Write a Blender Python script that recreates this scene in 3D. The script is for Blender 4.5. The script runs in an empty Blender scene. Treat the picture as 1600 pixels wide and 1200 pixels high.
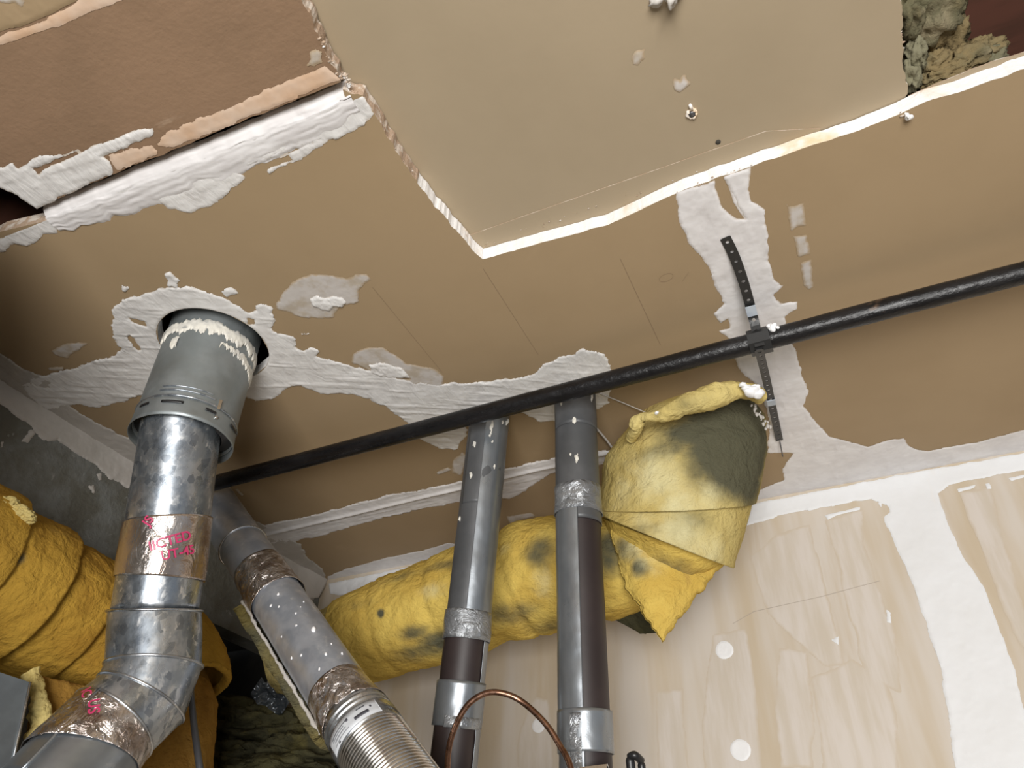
import bpy, bmesh, math, random
import numpy as np
from mathutils import Vector, Matrix, noise as mnoise

random.seed(7)
rng = np.random.RandomState(11)
SC = bpy.context.scene
COL = SC.collection
PI = math.pi

# ------------------------------------------------------------------ camera
FPX = 1126.97
RM = np.array([[0.90538275, 0.24577747, 0.34623042],
               [0.42392805, -0.56898898, -0.70465349],
               [0.02381334, 0.78475791, -0.61934477]])
CAM = np.array([0.0, 0.0, -0.9])        # the ceiling underside is z = 0
cd = bpy.data.cameras.new('camera')
cd.sensor_width = 36.0
cd.lens = FPX * 36.0 / 1600.0
cd.clip_start = 0.01
cam = bpy.data.objects.new('camera', cd)
COL.objects.link(cam)
m4 = Matrix.Identity(4)
for i in range(3):
    for j in range(3):
        m4[i][j] = RM[i][j]
    m4[i][3] = CAM[i]
cam.matrix_world = m4
SC.camera = cam

# ------------------------------------------------------------------ light
SC.view_settings.view_transform = 'Standard'
SC.view_settings.look = 'None'
SC.view_settings.gamma = 1.0
SC.view_settings.use_curve_mapping = False
SC.view_settings.exposure = 0.0
wd = bpy.data.worlds.new('overcast_daylight')
SC.world = wd
wd.use_nodes = True
bg = wd.node_tree.nodes['Background']
bg.inputs[0].default_value = (0.80, 0.88, 1.0, 1)
bg.inputs[1].default_value = 0.335


def area(name, loc, target, sx, sy, power, color):
    l = bpy.data.lights.new(name, 'AREA')
    l.shape = 'RECTANGLE'
    l.size = sx
    l.size_y = sy
    l.energy = power
    l.color = color
    o = bpy.data.objects.new(name, l)
    COL.objects.link(o)
    o.location = loc
    o.rotation_euler = (Vector(target) - Vector(loc)).to_track_quat('-Z', 'Y').to_euler()
    return o


area('window_daylight', (0.55, -1.55, -1.35), (-0.1, 1.1, -0.1), 1.3, 1.1, 100, (1.0, 0.98, 0.95))


# ------------------------------------------------------------------ pixel -> world helpers
def ray(p):
    c = np.array([p[0] - 800.0, -(p[1] - 600.0), -FPX]) / FPX
    return RM @ c


def at(p, z=None, y=None, x=None, d=None):
    r = ray(p)
    if z is not None:
        t = (z - CAM[2]) / r[2]
    elif y is not None:
        t = (y - CAM[1]) / r[1]
    elif x is not None:
        t = (x - CAM[0]) / r[0]
    else:
        t = d
    return CAM + t * r


def nrm(v):
    v = np.asarray(v, float)
    return v / np.linalg.norm(v)


WALL_Y = 1.686
LEFT_X = -1.465


# ------------------------------------------------------------------ numpy noise
def _hash(ix, iy, iz, seed):
    h = (ix * 374761393 + iy * 668265263 + iz * 2147483647 + seed * 1274126177) & 0xFFFFFFFF
    h = ((h ^ (h >> 13)) * 1274126177) & 0xFFFFFFFF
    h = (h ^ (h >> 16)) & 0xFFFFFFFF
    return h.astype(np.float64) / 4294967295.0


def vnoise(P, scale, seed=0):
    """value noise in -1..1 of N x 3 points"""
    Q = np.asarray(P, float) * scale + 1000.0
    I = np.floor(Q).astype(np.int64)
    F = Q - I
    F = F * F * (3 - 2 * F)
    out = 0
    for dx in (0, 1):
        wx = F[:, 0] if dx else 1 - F[:, 0]
        for dy in (0, 1):
            wy = F[:, 1] if dy else 1 - F[:, 1]
            for dz in (0, 1):
                wz = F[:, 2] if dz else 1 - F[:, 2]
                out = out + wx * wy * wz * _hash(I[:, 0] + dx, I[:, 1] + dy, I[:, 2] + dz, seed)
    return out * 2 - 1


def fbm(P, scale, octv=3, seed=0, gain=0.5):
    a, s, o = 1.0, scale, 0
    for k in range(octv):
        o = o + a * vnoise(P, s, seed + k * 17)
        a *= gain
        s *= 2.03
    return o


# ------------------------------------------------------------------ object helpers
OFF = {}


def props(o, label=None, cat=None, group=None, kind=None):
    if label: o['label'] = label
    if cat: o['category'] = cat
    if group: o['group'] = group
    if kind: o['kind'] = kind
    return o


def thing(name, loc, label=None, cat=None, group=None, kind=None):
    o = bpy.data.objects.new(name, None)
    o.empty_display_size = 0.05
    COL.objects.link(o)
    o.location = tuple(float(v) for v in loc)
    OFF[o.name] = np.array(loc, float)
    return props(o, label, cat, group, kind)


def meshobj(name, V, F, mat, parent=None, smooth=True, attrs=None, mat_idx=None, loc=None, label=None, kind=None):
    """V: N x 3 world coordinates, F: array of quads/tris or list of polygons"""
    V = np.asarray(V, float)
    if parent is not None:
        off = OFF[parent.name]
    else:
        off = np.array(loc if loc is not None else (0, 0, 0), float)
    me = bpy.data.meshes.new(name)
    L = V - off
    if isinstance(F, np.ndarray):
        nf, k = F.shape
        me.vertices.add(len(L))
        me.vertices.foreach_set('co', L.astype(np.float32).ravel())
        me.loops.add(nf * k)
        me.loops.foreach_set('vertex_index', F.astype(np.int32).ravel())
        me.polygons.add(nf)
        me.polygons.foreach_set('loop_start', np.arange(0, nf * k, k, dtype=np.int32))
        me.polygons.foreach_set('loop_total', np.full(nf, k, dtype=np.int32))
        me.update(calc_edges=True)
    else:
        me.from_pydata([tuple(v) for v in L], [], F)
        me.update()
    me.polygons.foreach_set('use_smooth', [bool(smooth)] * len(me.polygons))
    if mat_idx is not None:
        me.polygons.foreach_set('material_index', np.asarray(mat_idx, dtype=np.int32))
    for m in (mat if isinstance(mat, (list, tuple)) else [mat]):
        me.materials.append(m)
    if attrs:
        for an, av in attrs.items():
            a = me.attributes.new(an, 'FLOAT', 'POINT')
            a.data.foreach_set('value', np.asarray(av, dtype=np.float32))
    o = bpy.data.objects.new(name, me)
    COL.objects.link(o)
    if parent is not None:
        o.parent = parent
        OFF[o.name] = off
    else:
        o.location = tuple(off)
        OFF[o.name] = off
    if label: o['label'] = label
    if kind: o['kind'] = kind
    return o


def grid_faces(nu, nv, wrap=False):
    """vertex (i,j) = i*nv + j"""
    i = np.arange(nu - 1)[:, None]
    j = np.arange(nv if wrap else nv - 1)[None, :]
    j2 = (j + 1) % nv
    a = i * nv + j
    b = i * nv + j2
    c = (i + 1) * nv + j2
    d = (i + 1) * nv + j
    return np.stack([a + 0 * j, b + 0 * i, c + 0 * i, d + 0 * j], -1).reshape(-1, 4)


class Acc:
    def __init__(s):
        s.V, s.F, s.n = [], [], 0

    def add(s, V, F):
        V = np.asarray(V, float)
        s.V.append(V)
        s.F += [tuple(int(i) + s.n for i in f) for f in F]
        s.n += len(V)

    def box(s, c, h, ax=None):
        """c centre, h half sizes, ax 3x3 rows"""
        ax = np.eye(3) if ax is None else np.array(ax)
        V = [np.array(c) + (sx * h[0]) * ax[0] + (sy * h[1]) * ax[1] + (sz * h[2]) * ax[2]
             for sx in (-1, 1) for sy in (-1, 1) for sz in (-1, 1)]
        s.add(V, [(0, 1, 3, 2), (4, 6, 7, 5), (0, 4, 5, 1), (2, 3, 7, 6), (0, 2, 6, 4), (1, 5, 7, 3)])

    def blob(s, c, r, sub=1, amp=0.3, seed=0, squash=(1, 1, 1)):
        bm = bmesh.new()
        bmesh.ops.create_icosphere(bm, subdivisions=sub, radius=1)
        V = np.array([v.co[:] for v in bm.verts])
        F = [[v.index for v in f.verts] for f in bm.faces]
        bm.free()
        k = 1 + amp * vnoise(V + seed * 3.7, 1.6, seed)
        V = V * k[:, None] * r * np.array(squash) + np.array(c)
        s.add(V, F)

    def build(s, name, mat, parent=None, **kw):
        return meshobj(name, np.concatenate(s.V), s.F, mat, parent, **kw)


# ------------------------------------------------------------------ materials
def ramp(nt, src, a, b):
    n = nt.nodes.new('ShaderNodeMapRange')
    n.interpolation_type = 'SMOOTHSTEP'
    n.inputs[1].default_value = a
    n.inputs[2].default_value = b
    nt.links.new(src, n.inputs[0])
    return n.outputs[0]


def MAT(name, c1, c2=None, n1=(8, 0.4, 0.6), st1=(1, 1, 1), c3=None, n3=(3, 0.5, 0.7), st3=(1, 1, 1),
        rough=0.6, rough2=None, metal=0.0, bump=None, bump2=None, attr=None, attr2=None, vor=None,
        spec=0.5, coat=0.0, detail=4):
    m = bpy.data.materials.new(name)
    m.use_nodes = True
    nt = m.node_tree
    b = nt.nodes['Principled BSDF']
    tc = nt.nodes.new('ShaderNodeTexCoord').outputs['Object']

    def tex(scale, st, det=detail, dist=0.0):
        mp = nt.nodes.new('ShaderNodeMapping')
        mp.inputs['Scale'].default_value = st
        nt.links.new(tc, mp.inputs[0])
        t = nt.nodes.new('ShaderNodeTexNoise')
        t.inputs['Scale'].default_value = scale
        t.inputs['Detail'].default_value = det
        t.inputs['Roughness'].default_value = 0.6
        t.inputs['Distortion'].default_value = dist
        nt.links.new(mp.outputs[0], t.inputs['Vector'])
        return t.outputs[0]

    def mix(f, A, B):
        x = nt.nodes.new('ShaderNodeMix')
        x.data_type = 'RGBA'
        nt.links.new(f, x.inputs[0])
        for k, s in ((6, A), (7, B)):
            if isinstance(s, tuple):
                x.inputs[k].default_value = (*s[:3], 1)
            else:
                nt.links.new(s, x.inputs[k])
        return x.outputs[2]
    col = tuple(c1)
    f1 = None
    if c2 is not None:
        f1 = ramp(nt, tex(n1[0], st1), n1[1], n1[2])
        col = mix(f1, col, tuple(c2))
    if vor is not None:      # (scale, colour, lo, hi) spangle
        mp = nt.nodes.new('ShaderNodeMapping')
        mp.inputs['Scale'].default_value = vor[4] if len(vor) > 4 else (1, 1, 1)
        nt.links.new(tc, mp.inputs[0])
        v = nt.nodes.new('ShaderNodeTexVoronoi')
        v.inputs['Scale'].default_value = vor[0]
        nt.links.new(mp.outputs[0], v.inputs['Vector'])
        sx = nt.nodes.new('ShaderNodeSeparateColor')
        nt.links.new(v.outputs['Color'], sx.inputs[0])
        col = mix(ramp(nt, sx.outputs[0], vor[2], vor[3]), col, tuple(vor[1]))
    if c3 is not None:
        col = mix(ramp(nt, tex(n3[0], st3, 5, 0.4), n3[1], n3[2]), col, tuple(c3))
    for at_ in (attr, attr2):
        if at_ is not None:      # (name, colour at 1, lo, hi, noise)
            an = nt.nodes.new('ShaderNodeAttribute')
            an.attribute_name = at_[0]
            src = an.outputs['Fac']
            if len(at_) > 4:
                ad = nt.nodes.new('ShaderNodeMath')
                ad.operation = 'MULTIPLY_ADD'
                t = tex(at_[4], (1, 1, 1), 5)
                nt.links.new(t, ad.inputs[0])
                ad.inputs[1].default_value = at_[5]
                ad2 = nt.nodes.new('ShaderNodeMath')
                ad2.operation = 'SUBTRACT'
                nt.links.new(src, ad2.inputs[0])
                ad2.inputs[1].default_value = at_[5] * 0.5
                nt.links.new(ad2.outputs[0], ad.inputs[2])
                src = ad.outputs[0]
            col = mix(ramp(nt, src, at_[2], at_[3]), col, tuple(at_[1]))
    if isinstance(col, tuple):
        b.inputs['Base Color'].default_value = (*col[:3], 1)
    else:
        nt.links.new(col, b.inputs['Base Color'])
    b.inputs['Metallic'].default_value = metal
    b.inputs['Specular IOR Level'].default_value = spec
    b.inputs['Coat Weight'].default_value = coat
    if rough2 is None:
        b.inputs['Roughness'].default_value = rough
    else:
        r = nt.nodes.new('ShaderNodeMapRange')
        r.inputs[1].default_value = 0.35
        r.inputs[2].default_value = 0.65
        r.inputs[3].default_value = rough
        r.inputs[4].default_value = rough2
        nt.links.new(tex(n1[0] * 1.7, st1), r.inputs[0])
        nt.links.new(r.outputs[0], b.inputs['Roughness'])
    last = None
    for bp in (bump, bump2):
        if bp is None: continue
        # (scale, stretch, distance, strength)
        bn = nt.nodes.new('ShaderNodeBump')
        bn.inputs['Distance'].default_value = bp[2]
        bn.inputs['Strength'].default_value = bp[3]
        nt.links.new(tex(bp[0], bp[1], 5, bp[4] if len(bp) > 4 else 0.0), bn.inputs['Height'])
        if last: nt.links.new(last, bn.inputs['Normal'])
        last = bn.outputs[0]
    if last: nt.links.new(last, b.inputs['Normal'])
    return m


M = {}
M['tan'] = MAT('tan_drywall_paper', (.370, .266, .154), (.335, .238, .134), (2.2, .35, .7), c3=(.42, .30, .18), n3=(5, .6, .85),
               rough=.75, bump=(90, (1, 1, 1), .0006, .25), bump2=(3, (1, 1, 1), .004, .25))
M['tan_recess'] = MAT('greyer_drywall_paper', (.375, .297, .198), (.34, .268, .176), (2.5, .35, .7), rough=.75,
                      bump=(90, (1, 1, 1), .0006, .25), bump2=(3, (1, 1, 1), .004, .25))
M['brown_paper'] = MAT('torn_brown_drywall_paper', (.275, .172, .102), (.235, .147, .086), (6, .35, .7), c3=(.36, .25, .165), n3=(16, .64, .75),
                       st3=(.4, 1.8, 1), rough=.9, bump=(110, (1, 1, 1), .0015, .5), bump2=(14, (.5, 1.6, 1), .003, .4))
M['peach_paper'] = MAT('peach_inner_drywall_paper', (.66, .50, .38), (.60, .40, .26), (9, .4, .65), rough=.85,
                       bump=(60, (1, 1, 1), .001, .4))
M['gypsum'] = MAT('white_gypsum_core', (.84, .82, .80), (.78, .58, .37), (8, .54, .70), c3=(.50, .34, .22), n3=(22, .70, .80), rough=.9,
                  bump=(160, (1, 1, 1), .002, .6))
M['edge_brown'] = MAT('crushed_brown_gypsum_edge', (.42, .30, .21), (.62, .54, .46), (60, .45, .6), rough=.95, bump=(160, (1, 1, 1), .003, .8))
M['mud'] = MAT('white_joint_compound', (.70, .675, .67), (.79, .77, .765), (14, .35, .65), c3=(.58, .55, .54), n3=(9, .60, .78), rough=.55,
               bump=(40, (1, .35, 1), .0012, .45), bump2=(9, (1, 1, 1), .004, .35), attr=('cover', (.56, .49, .42), .22, .0, 60, .25))
M['mud_wet'] = MAT('fresh_thick_joint_compound', (.78, .765, .745), (.70, .68, .66), (30, .35, .65), rough=.42,
                   bump=(55, (1, .3, 1), .003, .6, 1.0), attr=('cover', (.60, .53, .45), .16, .0, 80, .3))
M['mud_thin'] = MAT('thin_skim_of_joint_compound', (.56, .52, .485), (.46, .395, .315), (26, .42, .66), c3=(.66, .64, .62), n3=(12, .6, .8), rough=.6,
                    bump=(50, (1, 1, 1), .001, .3), attr=('cover', (.40, .30, .19), .45, .0, 70, .5))
M['mud_left'] = MAT('shade_toned_dusty_joint_compound', (.55, .515, .475), (.47, .44, .40), (9, .35, .65), c3=(.30, .28, .23), n3=(26, .68, .80), rough=.7,  # browner, darker base stands in for weaker light at left; flecks are dirt
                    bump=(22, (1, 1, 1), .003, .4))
M['mud_wall'] = MAT('white_wall_joint_compound', (.80, .81, .825), (.765, .77, .775), (5, .35, .65), c3=(.82, .74, .65), n3=(3, .62, .8), st3=(2, 1, .5), rough=.6,
                    bump=(20, (1, 1, .3), .0015, .3))
M['mud_wall_thin'] = MAT('thin_skim_on_wall', (.65, .59, .53), (.58, .51, .42), (10, .35, .65), st1=(3, 1, .4), rough=.65,
                         bump=(30, (1, 1, .2), .001, .25), attr=('cover', (.57, .485, .38), .6, .0, 22, .8))
M['wall'] = MAT('skimmed_tan_wallboard', (.55, .455, .33), (.63, .57, .50), (3.2, .38, .62), st1=(2.4, 1, .30), c3=(.52, .415, .285), n3=(4, .55, .72),
                st3=(1.6, 1, .25), rough=.7, bump=(60, (1, 1, .4), .0006, .25))
M['left'] = MAT('rough_grey_plaster_wall', (.135, .13, .105), (.20, .205, .19), (9, .40, .62), c3=(.33, .33, .31), n3=(38, .62, .74), rough=.9,
                bump=(60, (1, 1, 1), .006, .8), bump2=(9, (1, 1, 1), .01, .5))
M['floor'] = MAT('grey_concrete_floor', (.30, .29, .27), (.24, .23, .22), (3, .4, .6), rough=.8)
M['deck'] = MAT('dark_redbrown_roof_boards', (.07, .026, .014), (.10, .035, .02), (3, .4, .6), st1=(1, 8, 1), rough=.8)
M['attic_batt'] = MAT('dusty_loose_insulation', (.20, .15, .075), (.12, .11, .065), (9, .4, .6), c3=(.26, .22, .14), n3=(14, .5, .7), rough=1.0,
                      bump=(45, (1, 1, 1), .008, .9), spec=.1)
M['attic_batt_grey'] = MAT('greenish_loose_insulation', (.15, .138, .085), (.20, .185, .12), (9, .4, .6), rough=1.0, bump=(45, (1, 1, 1), .008, .9), spec=.1)
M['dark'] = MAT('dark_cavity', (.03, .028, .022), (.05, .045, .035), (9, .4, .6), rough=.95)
M['flue_upper'] = MAT('dull_galvanised_steel', (.27, .30, .305), (.34, .37, .38), (11, .35, .65), c3=(.20, .225, .23), n3=(20, .60, .8), st3=(1, 1, .5), rough=.42, rough2=.6,
                      metal=.75, bump=(30, (1, 1, .5), .001, .2))
M['flue_lower'] = MAT('spangled_galvanised_steel', (.30, .335, .375), (.46, .485, .51), (30, .42, .58), st1=(1, 1, .7), vor=(95, (.24, .265, .295), .60, 1.0, (1, 1, .8)),
                      c3=(.68, .69, .69), n3=(58, .57, .66), st3=(1, 1, .7), rough=.22, rough2=.40, metal=.85, bump=(26, (1, 1, .5), .0012, .35))
M['steel'] = MAT('bright_galvanised_steel', (.58, .60, .62), (.42, .44, .47), (26, .42, .6), c3=(.8, .8, .8), n3=(45, .62, .7), rough=.2, rough2=.38, metal=.95,
                 bump=(30, (1, 1, 1), .001, .3))
M['steel_dark'] = MAT('dull_bluish_duct_steel', (.46, .50, .57), (.58, .61, .67), (20, .42, .6), c3=(.70, .72, .74), n3=(40, .60, .70), rough=.34, rough2=.5, metal=.72,
                      bump=(30, (1, 1, 1), .001, .3))
M['sheet'] = MAT('flat_galvanised_sheet', (.20, .225, .24), (.17, .19, .205), (14, .4, .6), rough=.45, metal=.7)
M['foil'] = MAT('clear_foil_tape', (.66, .60, .55), (.46, .37, .31), (16, .40, .62), rough=.10, rough2=.26, metal=.92, bump=(28, (1, 1, .6), .006, .55, .8),
                bump2=(90, (1, 1, .5), .0015, .5))
M['foil_bright'] = MAT('crinkled_foil_tape', (.72, .68, .66), (.42, .35, .31), (30, .42, .62), rough=.08, rough2=.2, metal=.95, bump=(44, (1, 1, 1), .010, .9, 1.0))
M['chrome'] = MAT('shiny_flexible_connector', (.78, .77, .75), (.62, .60, .57), (20, .4, .6), rough=.18, metal=1.0)
M['pink'] = MAT('magenta_print', (.52, .035, .13), rough=.35, spec=.6)
M['scrap'] = MAT('bluish_silver_tape_scrap', (.42, .47, .54), (.5, .55, .6), (40, .4, .6), rough=.4)
M['label'] = MAT('silver_paper_sticker', (.55, .57, .60), (.60, .62, .65), (9, .4, .6), rough=.4)
M['ink'] = MAT('dark_grey_ink', (.06, .06, .075), rough=.5)
M['duct_tape'] = MAT('highlit_silver_duct_tape', (.25, .27, .29), (.29, .31, .33), (9, .4, .6), rough=.27, rough2=.38, metal=.7, bump=(500, (1, 1, 1), .0003, .3),
                     bump2=(22, (1, 1, .4), .002, .3, .5))  # base raised so the strips' own colour carries part of the highlight
M['duct_tape_dull'] = MAT('dull_grey_duct_tape', (.085, .088, .092), (.11, .113, .118), (8, .4, .6), rough=.45, metal=.3, bump=(22, (1, 1, .4), .002, .3, .5))  # base lowered to sharpen the highlight painted by the lighter strips
M['duct_tape_crinkled'] = MAT('crinkled_duct_tape', (.33, .345, .36), (.24, .25, .265), (20, .4, .6), rough=.24, metal=.6, bump=(30, (1, 1, 1.6), .010, .8, 1.2))
M['foam'] = MAT('dark_brown_foam_pipe_cover', (.022, .0145, .0145), (.03, .02, .019), (7, .4, .6), rough=.5, bump=(60, (1, 1, 1), .0006, .3))
M['iron'] = MAT('black_iron_pipe', (.007, .0065, .007), (.014, .013, .0135), (30, .4, .65), st1=(.3, 1, 1), c3=(.17, .10, .06), n3=(16, .66, .76), st3=(.45, 1, 1),
                rough=.22, rough2=.40, bump=(90, (.6, 1, 1), .0022, .8), spec=.35)
M['strap'] = MAT('black_painted_strap', (.018, .018, .018), rough=.4, bump=(60, (1, 1, 1), .0006, .3))
M['copper'] = MAT('tarnished_copper', (.30, .17, .115), (.20, .11, .075), (60, .4, .6), rough=.22, rough2=.36, metal=1.0)
M['black'] = MAT('black_plastic', (.014, .014, .015), rough=.35)
M['cable'] = MAT('grey_black_cable', (.06, .062, .07), rough=.35)
M['screw'] = MAT('dark_screw_steel', (.16, .16, .17), rough=.4, metal=.8)
M['spackle_dot'] = MAT('bright_white_filler', (.86, .86, .865), rough=.6)


def fiber(name, a, b, dirt=(.10, .095, .06), brown=(.36, .215, .075)):
    return MAT(name, a, b, (7, .36, .64), c3=brown, n3=(5, .58, .78), rough=1.0, spec=.08, detail=6,
               bump=(34, (1, 1, 1), .010, .8, .6), bump2=(140, (.6, 1, 1), .003, 1.0),
               attr=('dirt', dirt, .10, 1.0, 16, 1.0), attr2=('pale', (.66, .60, .34), .2, 1.0, 22, .8))


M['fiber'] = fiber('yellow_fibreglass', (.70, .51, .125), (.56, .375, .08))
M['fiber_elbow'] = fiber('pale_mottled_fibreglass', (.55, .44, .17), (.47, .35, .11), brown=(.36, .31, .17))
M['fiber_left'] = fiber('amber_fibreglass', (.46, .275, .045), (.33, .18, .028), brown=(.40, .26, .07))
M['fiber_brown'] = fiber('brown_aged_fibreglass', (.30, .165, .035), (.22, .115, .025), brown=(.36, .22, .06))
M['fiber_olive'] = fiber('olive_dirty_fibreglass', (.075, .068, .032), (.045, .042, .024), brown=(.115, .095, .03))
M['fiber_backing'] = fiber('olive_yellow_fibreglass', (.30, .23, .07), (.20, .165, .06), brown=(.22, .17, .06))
M['fiber_pale'] = fiber('pale_yellow_fibreglass', (.68, .55, .22), (.56, .44, .16), brown=(.5, .42, .24))


# ------------------------------------------------------------------ planar patches (joint compound etc.)
def sdf_poly(P, poly):
    """signed distance (positive inside), P N x 2"""
    poly = np.asarray(poly, float)
    A = poly
    B = np.roll(poly, -1, 0)
    best = np.full(len(P), 1e9)
    inside = np.zeros(len(P), bool)
    for a, b in zip(A, B):
        ab = b - a
        L = ab @ ab
        if L < 1e-14: continue
        t = np.clip(((P - a) @ ab) / L, 0, 1)
        d = np.hypot(*(P - a - t[:, None] * ab).T)
        best = np.minimum(best, d)
        cond = (a[1] > P[:, 1]) != (b[1] > P[:, 1])
        xi = a[0] + (P[:, 1] - a[1]) / (ab[1] if abs(ab[1]) > 1e-12 else 1e-12) * ab[0]
        inside ^= cond & (P[:, 0] < xi)
    return np.where(inside, best, -best)


PLANES = {
    'ceil': (lambda p, k: at(p, z=k), (0, 1), 2, -1.0),
    'wall': (lambda p, k: at(p, y=k), (0, 2), 1, -1.0),
    'left': (lambda p, k: at(p, x=k), (1, 2), 0, 1.0),
}


def patch(name, plane, k, polys, mat, parent, th=.0016, rag=.006, rs=55, res=.0022, holes=(), circ=(), seed=1, rise=.004, ridge=0.0,
          rdir=None, clip=None, extra=None, label=None, world=False):
    fn, (ia, ib), ic, sgn = PLANES[plane]
    polys2 = []
    for poly in polys:
        if world:
            polys2.append(np.array(poly, float))
        else:
            polys2.append(np.array([[fn(p, k)[ia], fn(p, k)[ib]] for p in poly]))
    holes2 = [np.array([[fn(p, k)[ia], fn(p, k)[ib]] for p in h]) for h in holes]
    allp = np.concatenate(polys2)
    lo = allp.min(0) - rag * 1.6
    hi = allp.max(0) + rag * 1.6
    nu = int((hi[0] - lo[0]) / res) + 2
    nv = int((hi[1] - lo[1]) / res) + 2
    U = lo[0] + np.arange(nu) * res
    W = lo[1] + np.arange(nv) * res
    G = np.stack(np.meshgrid(U, W, indexing='ij'), -1).reshape(-1, 2)
    d = np.full(len(G), -1e9)
    for q in polys2:
        d = np.maximum(d, sdf_poly(G, q))
    P3 = np.concatenate([G, np.full((len(G), 1), seed * 1.37)], 1)
    n = fbm(P3, rs, 4, seed, .6)
    d = d + rag * n * .8
    for h in holes2:
        d = np.minimum(d, -sdf_poly(G, h) + rag * .5 * n)
    for (cx, cy, cr) in circ:
        d = np.minimum(d, np.hypot(G[:, 0] - cx, G[:, 1] - cy) - cr)
    dr = d
    if clip is not None:
        d = np.minimum(d, clip(G))
    keep = (d > -res * .45).reshape(nu, nv)
    c = keep[:-1, :-1] & keep[1:, :-1] & keep[1:, 1:] & keep[:-1, 1:]
    ci, cj = np.nonzero(c)
    if len(ci) == 0: return None
    a = ci * nv + cj
    F = np.stack([a, a + nv, a + nv + 1, a + 1], 1)
    used = np.unique(F)
    # pull the rim onto the outline
    D = d.reshape(nu, nv)
    gx, gy = np.gradient(D, res)
    g = np.stack([gx.ravel(), gy.ravel()], 1)
    gl = np.maximum((g ** 2).sum(1), .2)
    G2 = G.copy()
    cnt = np.zeros(len(G), int)
    np.add.at(cnt, F.ravel(), 1)
    rim = (cnt > 0) & (cnt < 4)
    st = np.clip(d[rim], -res, res)[:, None] * g[rim] / gl[rim][:, None]
    ln = np.maximum(np.hypot(st[:, 0], st[:, 1]), 1e-9)
    st *= np.minimum(1, res * .45 / ln)[:, None]
    G2[rim] -= st
    dd = np.clip(dr / rise, 0, 1)
    h = .00035 + th * (dd * dd * (3 - 2 * dd)) * (1 + .35 * n)
    if ridge:
        S = P3.copy()
        if rdir is not None:
            ca, sa = math.cos(rdir), math.sin(rdir)
            S[:, 0] = (G[:, 0] * ca + G[:, 1] * sa) * .12
            S[:, 1] = -G[:, 0] * sa + G[:, 1] * ca
        r = fbm(S, 90, 3, seed + 5, .5)
        h = h + ridge * np.clip(r, 0, 1) * dd
    if extra is not None:
        h = h + extra(G)
    V = np.zeros((len(G), 3))
    V[:, ia] = G2[:, 0]
    V[:, ib] = G2[:, 1]
    V[:, ic] = k + sgn * h
    if plane in ('wall', 'ceil'):
        F = F[:, ::-1] if plane == 'ceil' else F
    remap = np.full(len(G), -1)
    remap[used] = np.arange(len(used))
    return meshobj(name, V[used], remap[F], mat, parent, attrs={'cover': np.clip(dr[used] / .012, 0, 1)}, label=label)


def ragged(line, step, amp, scale, seed, axis2=True):
    """subdivide a 2-D line and shake it"""
    out = []
    for (a, b) in zip(line[:-1], line[1:]):
        a = np.array(a, float)
        b = np.array(b, float)
        L = np.linalg.norm(b - a)
        n = max(1, int(L / step))
        nn = np.array([-(b - a)[1], (b - a)[0]]) / max(L, 1e-9)
        for i in range(n):
            p = a + (b - a) * i / n
            k = fbm(np.array([[p[0], p[1], seed]]), scale, 3, seed)[0]
            out.append(tuple(p + nn * amp * k))
    out.append(tuple(line[-1]))
    return out


def sheet(name, loops, z0, z1, mats, parent, matfn=None, label=None):
    """a board with thickness: loops = [outer, hole, ...] of 2-D points"""
    bm = bmesh.new()
    edges = []
    rings = []
    for lp in loops:
        vs = [bm.verts.new((p[0], p[1], z0)) for p in lp]
        rings.append(vs)
        for i in range(len(vs)):
            edges.append(bm.edges.new((vs[i], vs[(i + 1) % len(vs)])))
    bmesh.ops.triangle_fill(bm, use_beauty=True, use_dissolve=False, edges=edges)
    bm.normal_update()
    for f in list(bm.faces):
        if f.normal.z > 0: f.normal_flip()
        f.material_index = 0
    top = {}
    base = list(bm.faces)
    for vs in rings:
        for v in vs:
            top[v] = bm.verts.new((v.co.x, v.co.y, z1))
    for f in base:
        nf = bm.faces.new([top[v] for v in reversed(f.verts)])
        nf.material_index = 0
    for vs in rings:
        for i in range(len(vs)):
            a, b = vs[i], vs[(i + 1) % len(vs)]
            f = bm.faces.new((a, b, top[b], top[a]))
            f.material_index = matfn((a.co + b.co) / 2) if matfn else 1
    bmesh.ops.recalc_face_normals(bm, faces=bm.faces)
    off = OFF[parent.name]
    for v in bm.verts:
        v.co -= Vector(off)
    me = bpy.data.meshes.new(name)
    bm.to_mesh(me)
    bm.free()
    for m in mats: me.materials.append(m)
    o = bpy.data.objects.new(name, me)
    COL.objects.link(o)
    o.parent = parent
    OFF[o.name] = off
    if label: o['label'] = label
    return o


def circle2(cx, cy, r, n=64, amp=0.0, seed=0):
    out = []
    for i in range(n):
        t = -2 * PI * i / n
        rr = r + amp * fbm(np.array([[math.cos(t), math.sin(t), seed]]), 3, 3, seed)[0]
        out.append((cx + rr * math.cos(t), cy + rr * math.sin(t)))
    return out


def C2(*pts, z=0.0):
    return [tuple(at(p, z=z)[:2]) for p in pts]


# ------------------------------------------------------------------ swept shapes
def frame(c, a):
    """e0 towards the viewer's side, e1 to its right, for an axis a at c"""
    a = nrm(a)
    e0 = CAM - c
    e0 = nrm(e0 - (e0 @ a) * a)
    e1 = np.cross(a, e0)
    if e1 @ RM[:, 0] < 0: e1 = -e1
    return e0, e1


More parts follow.
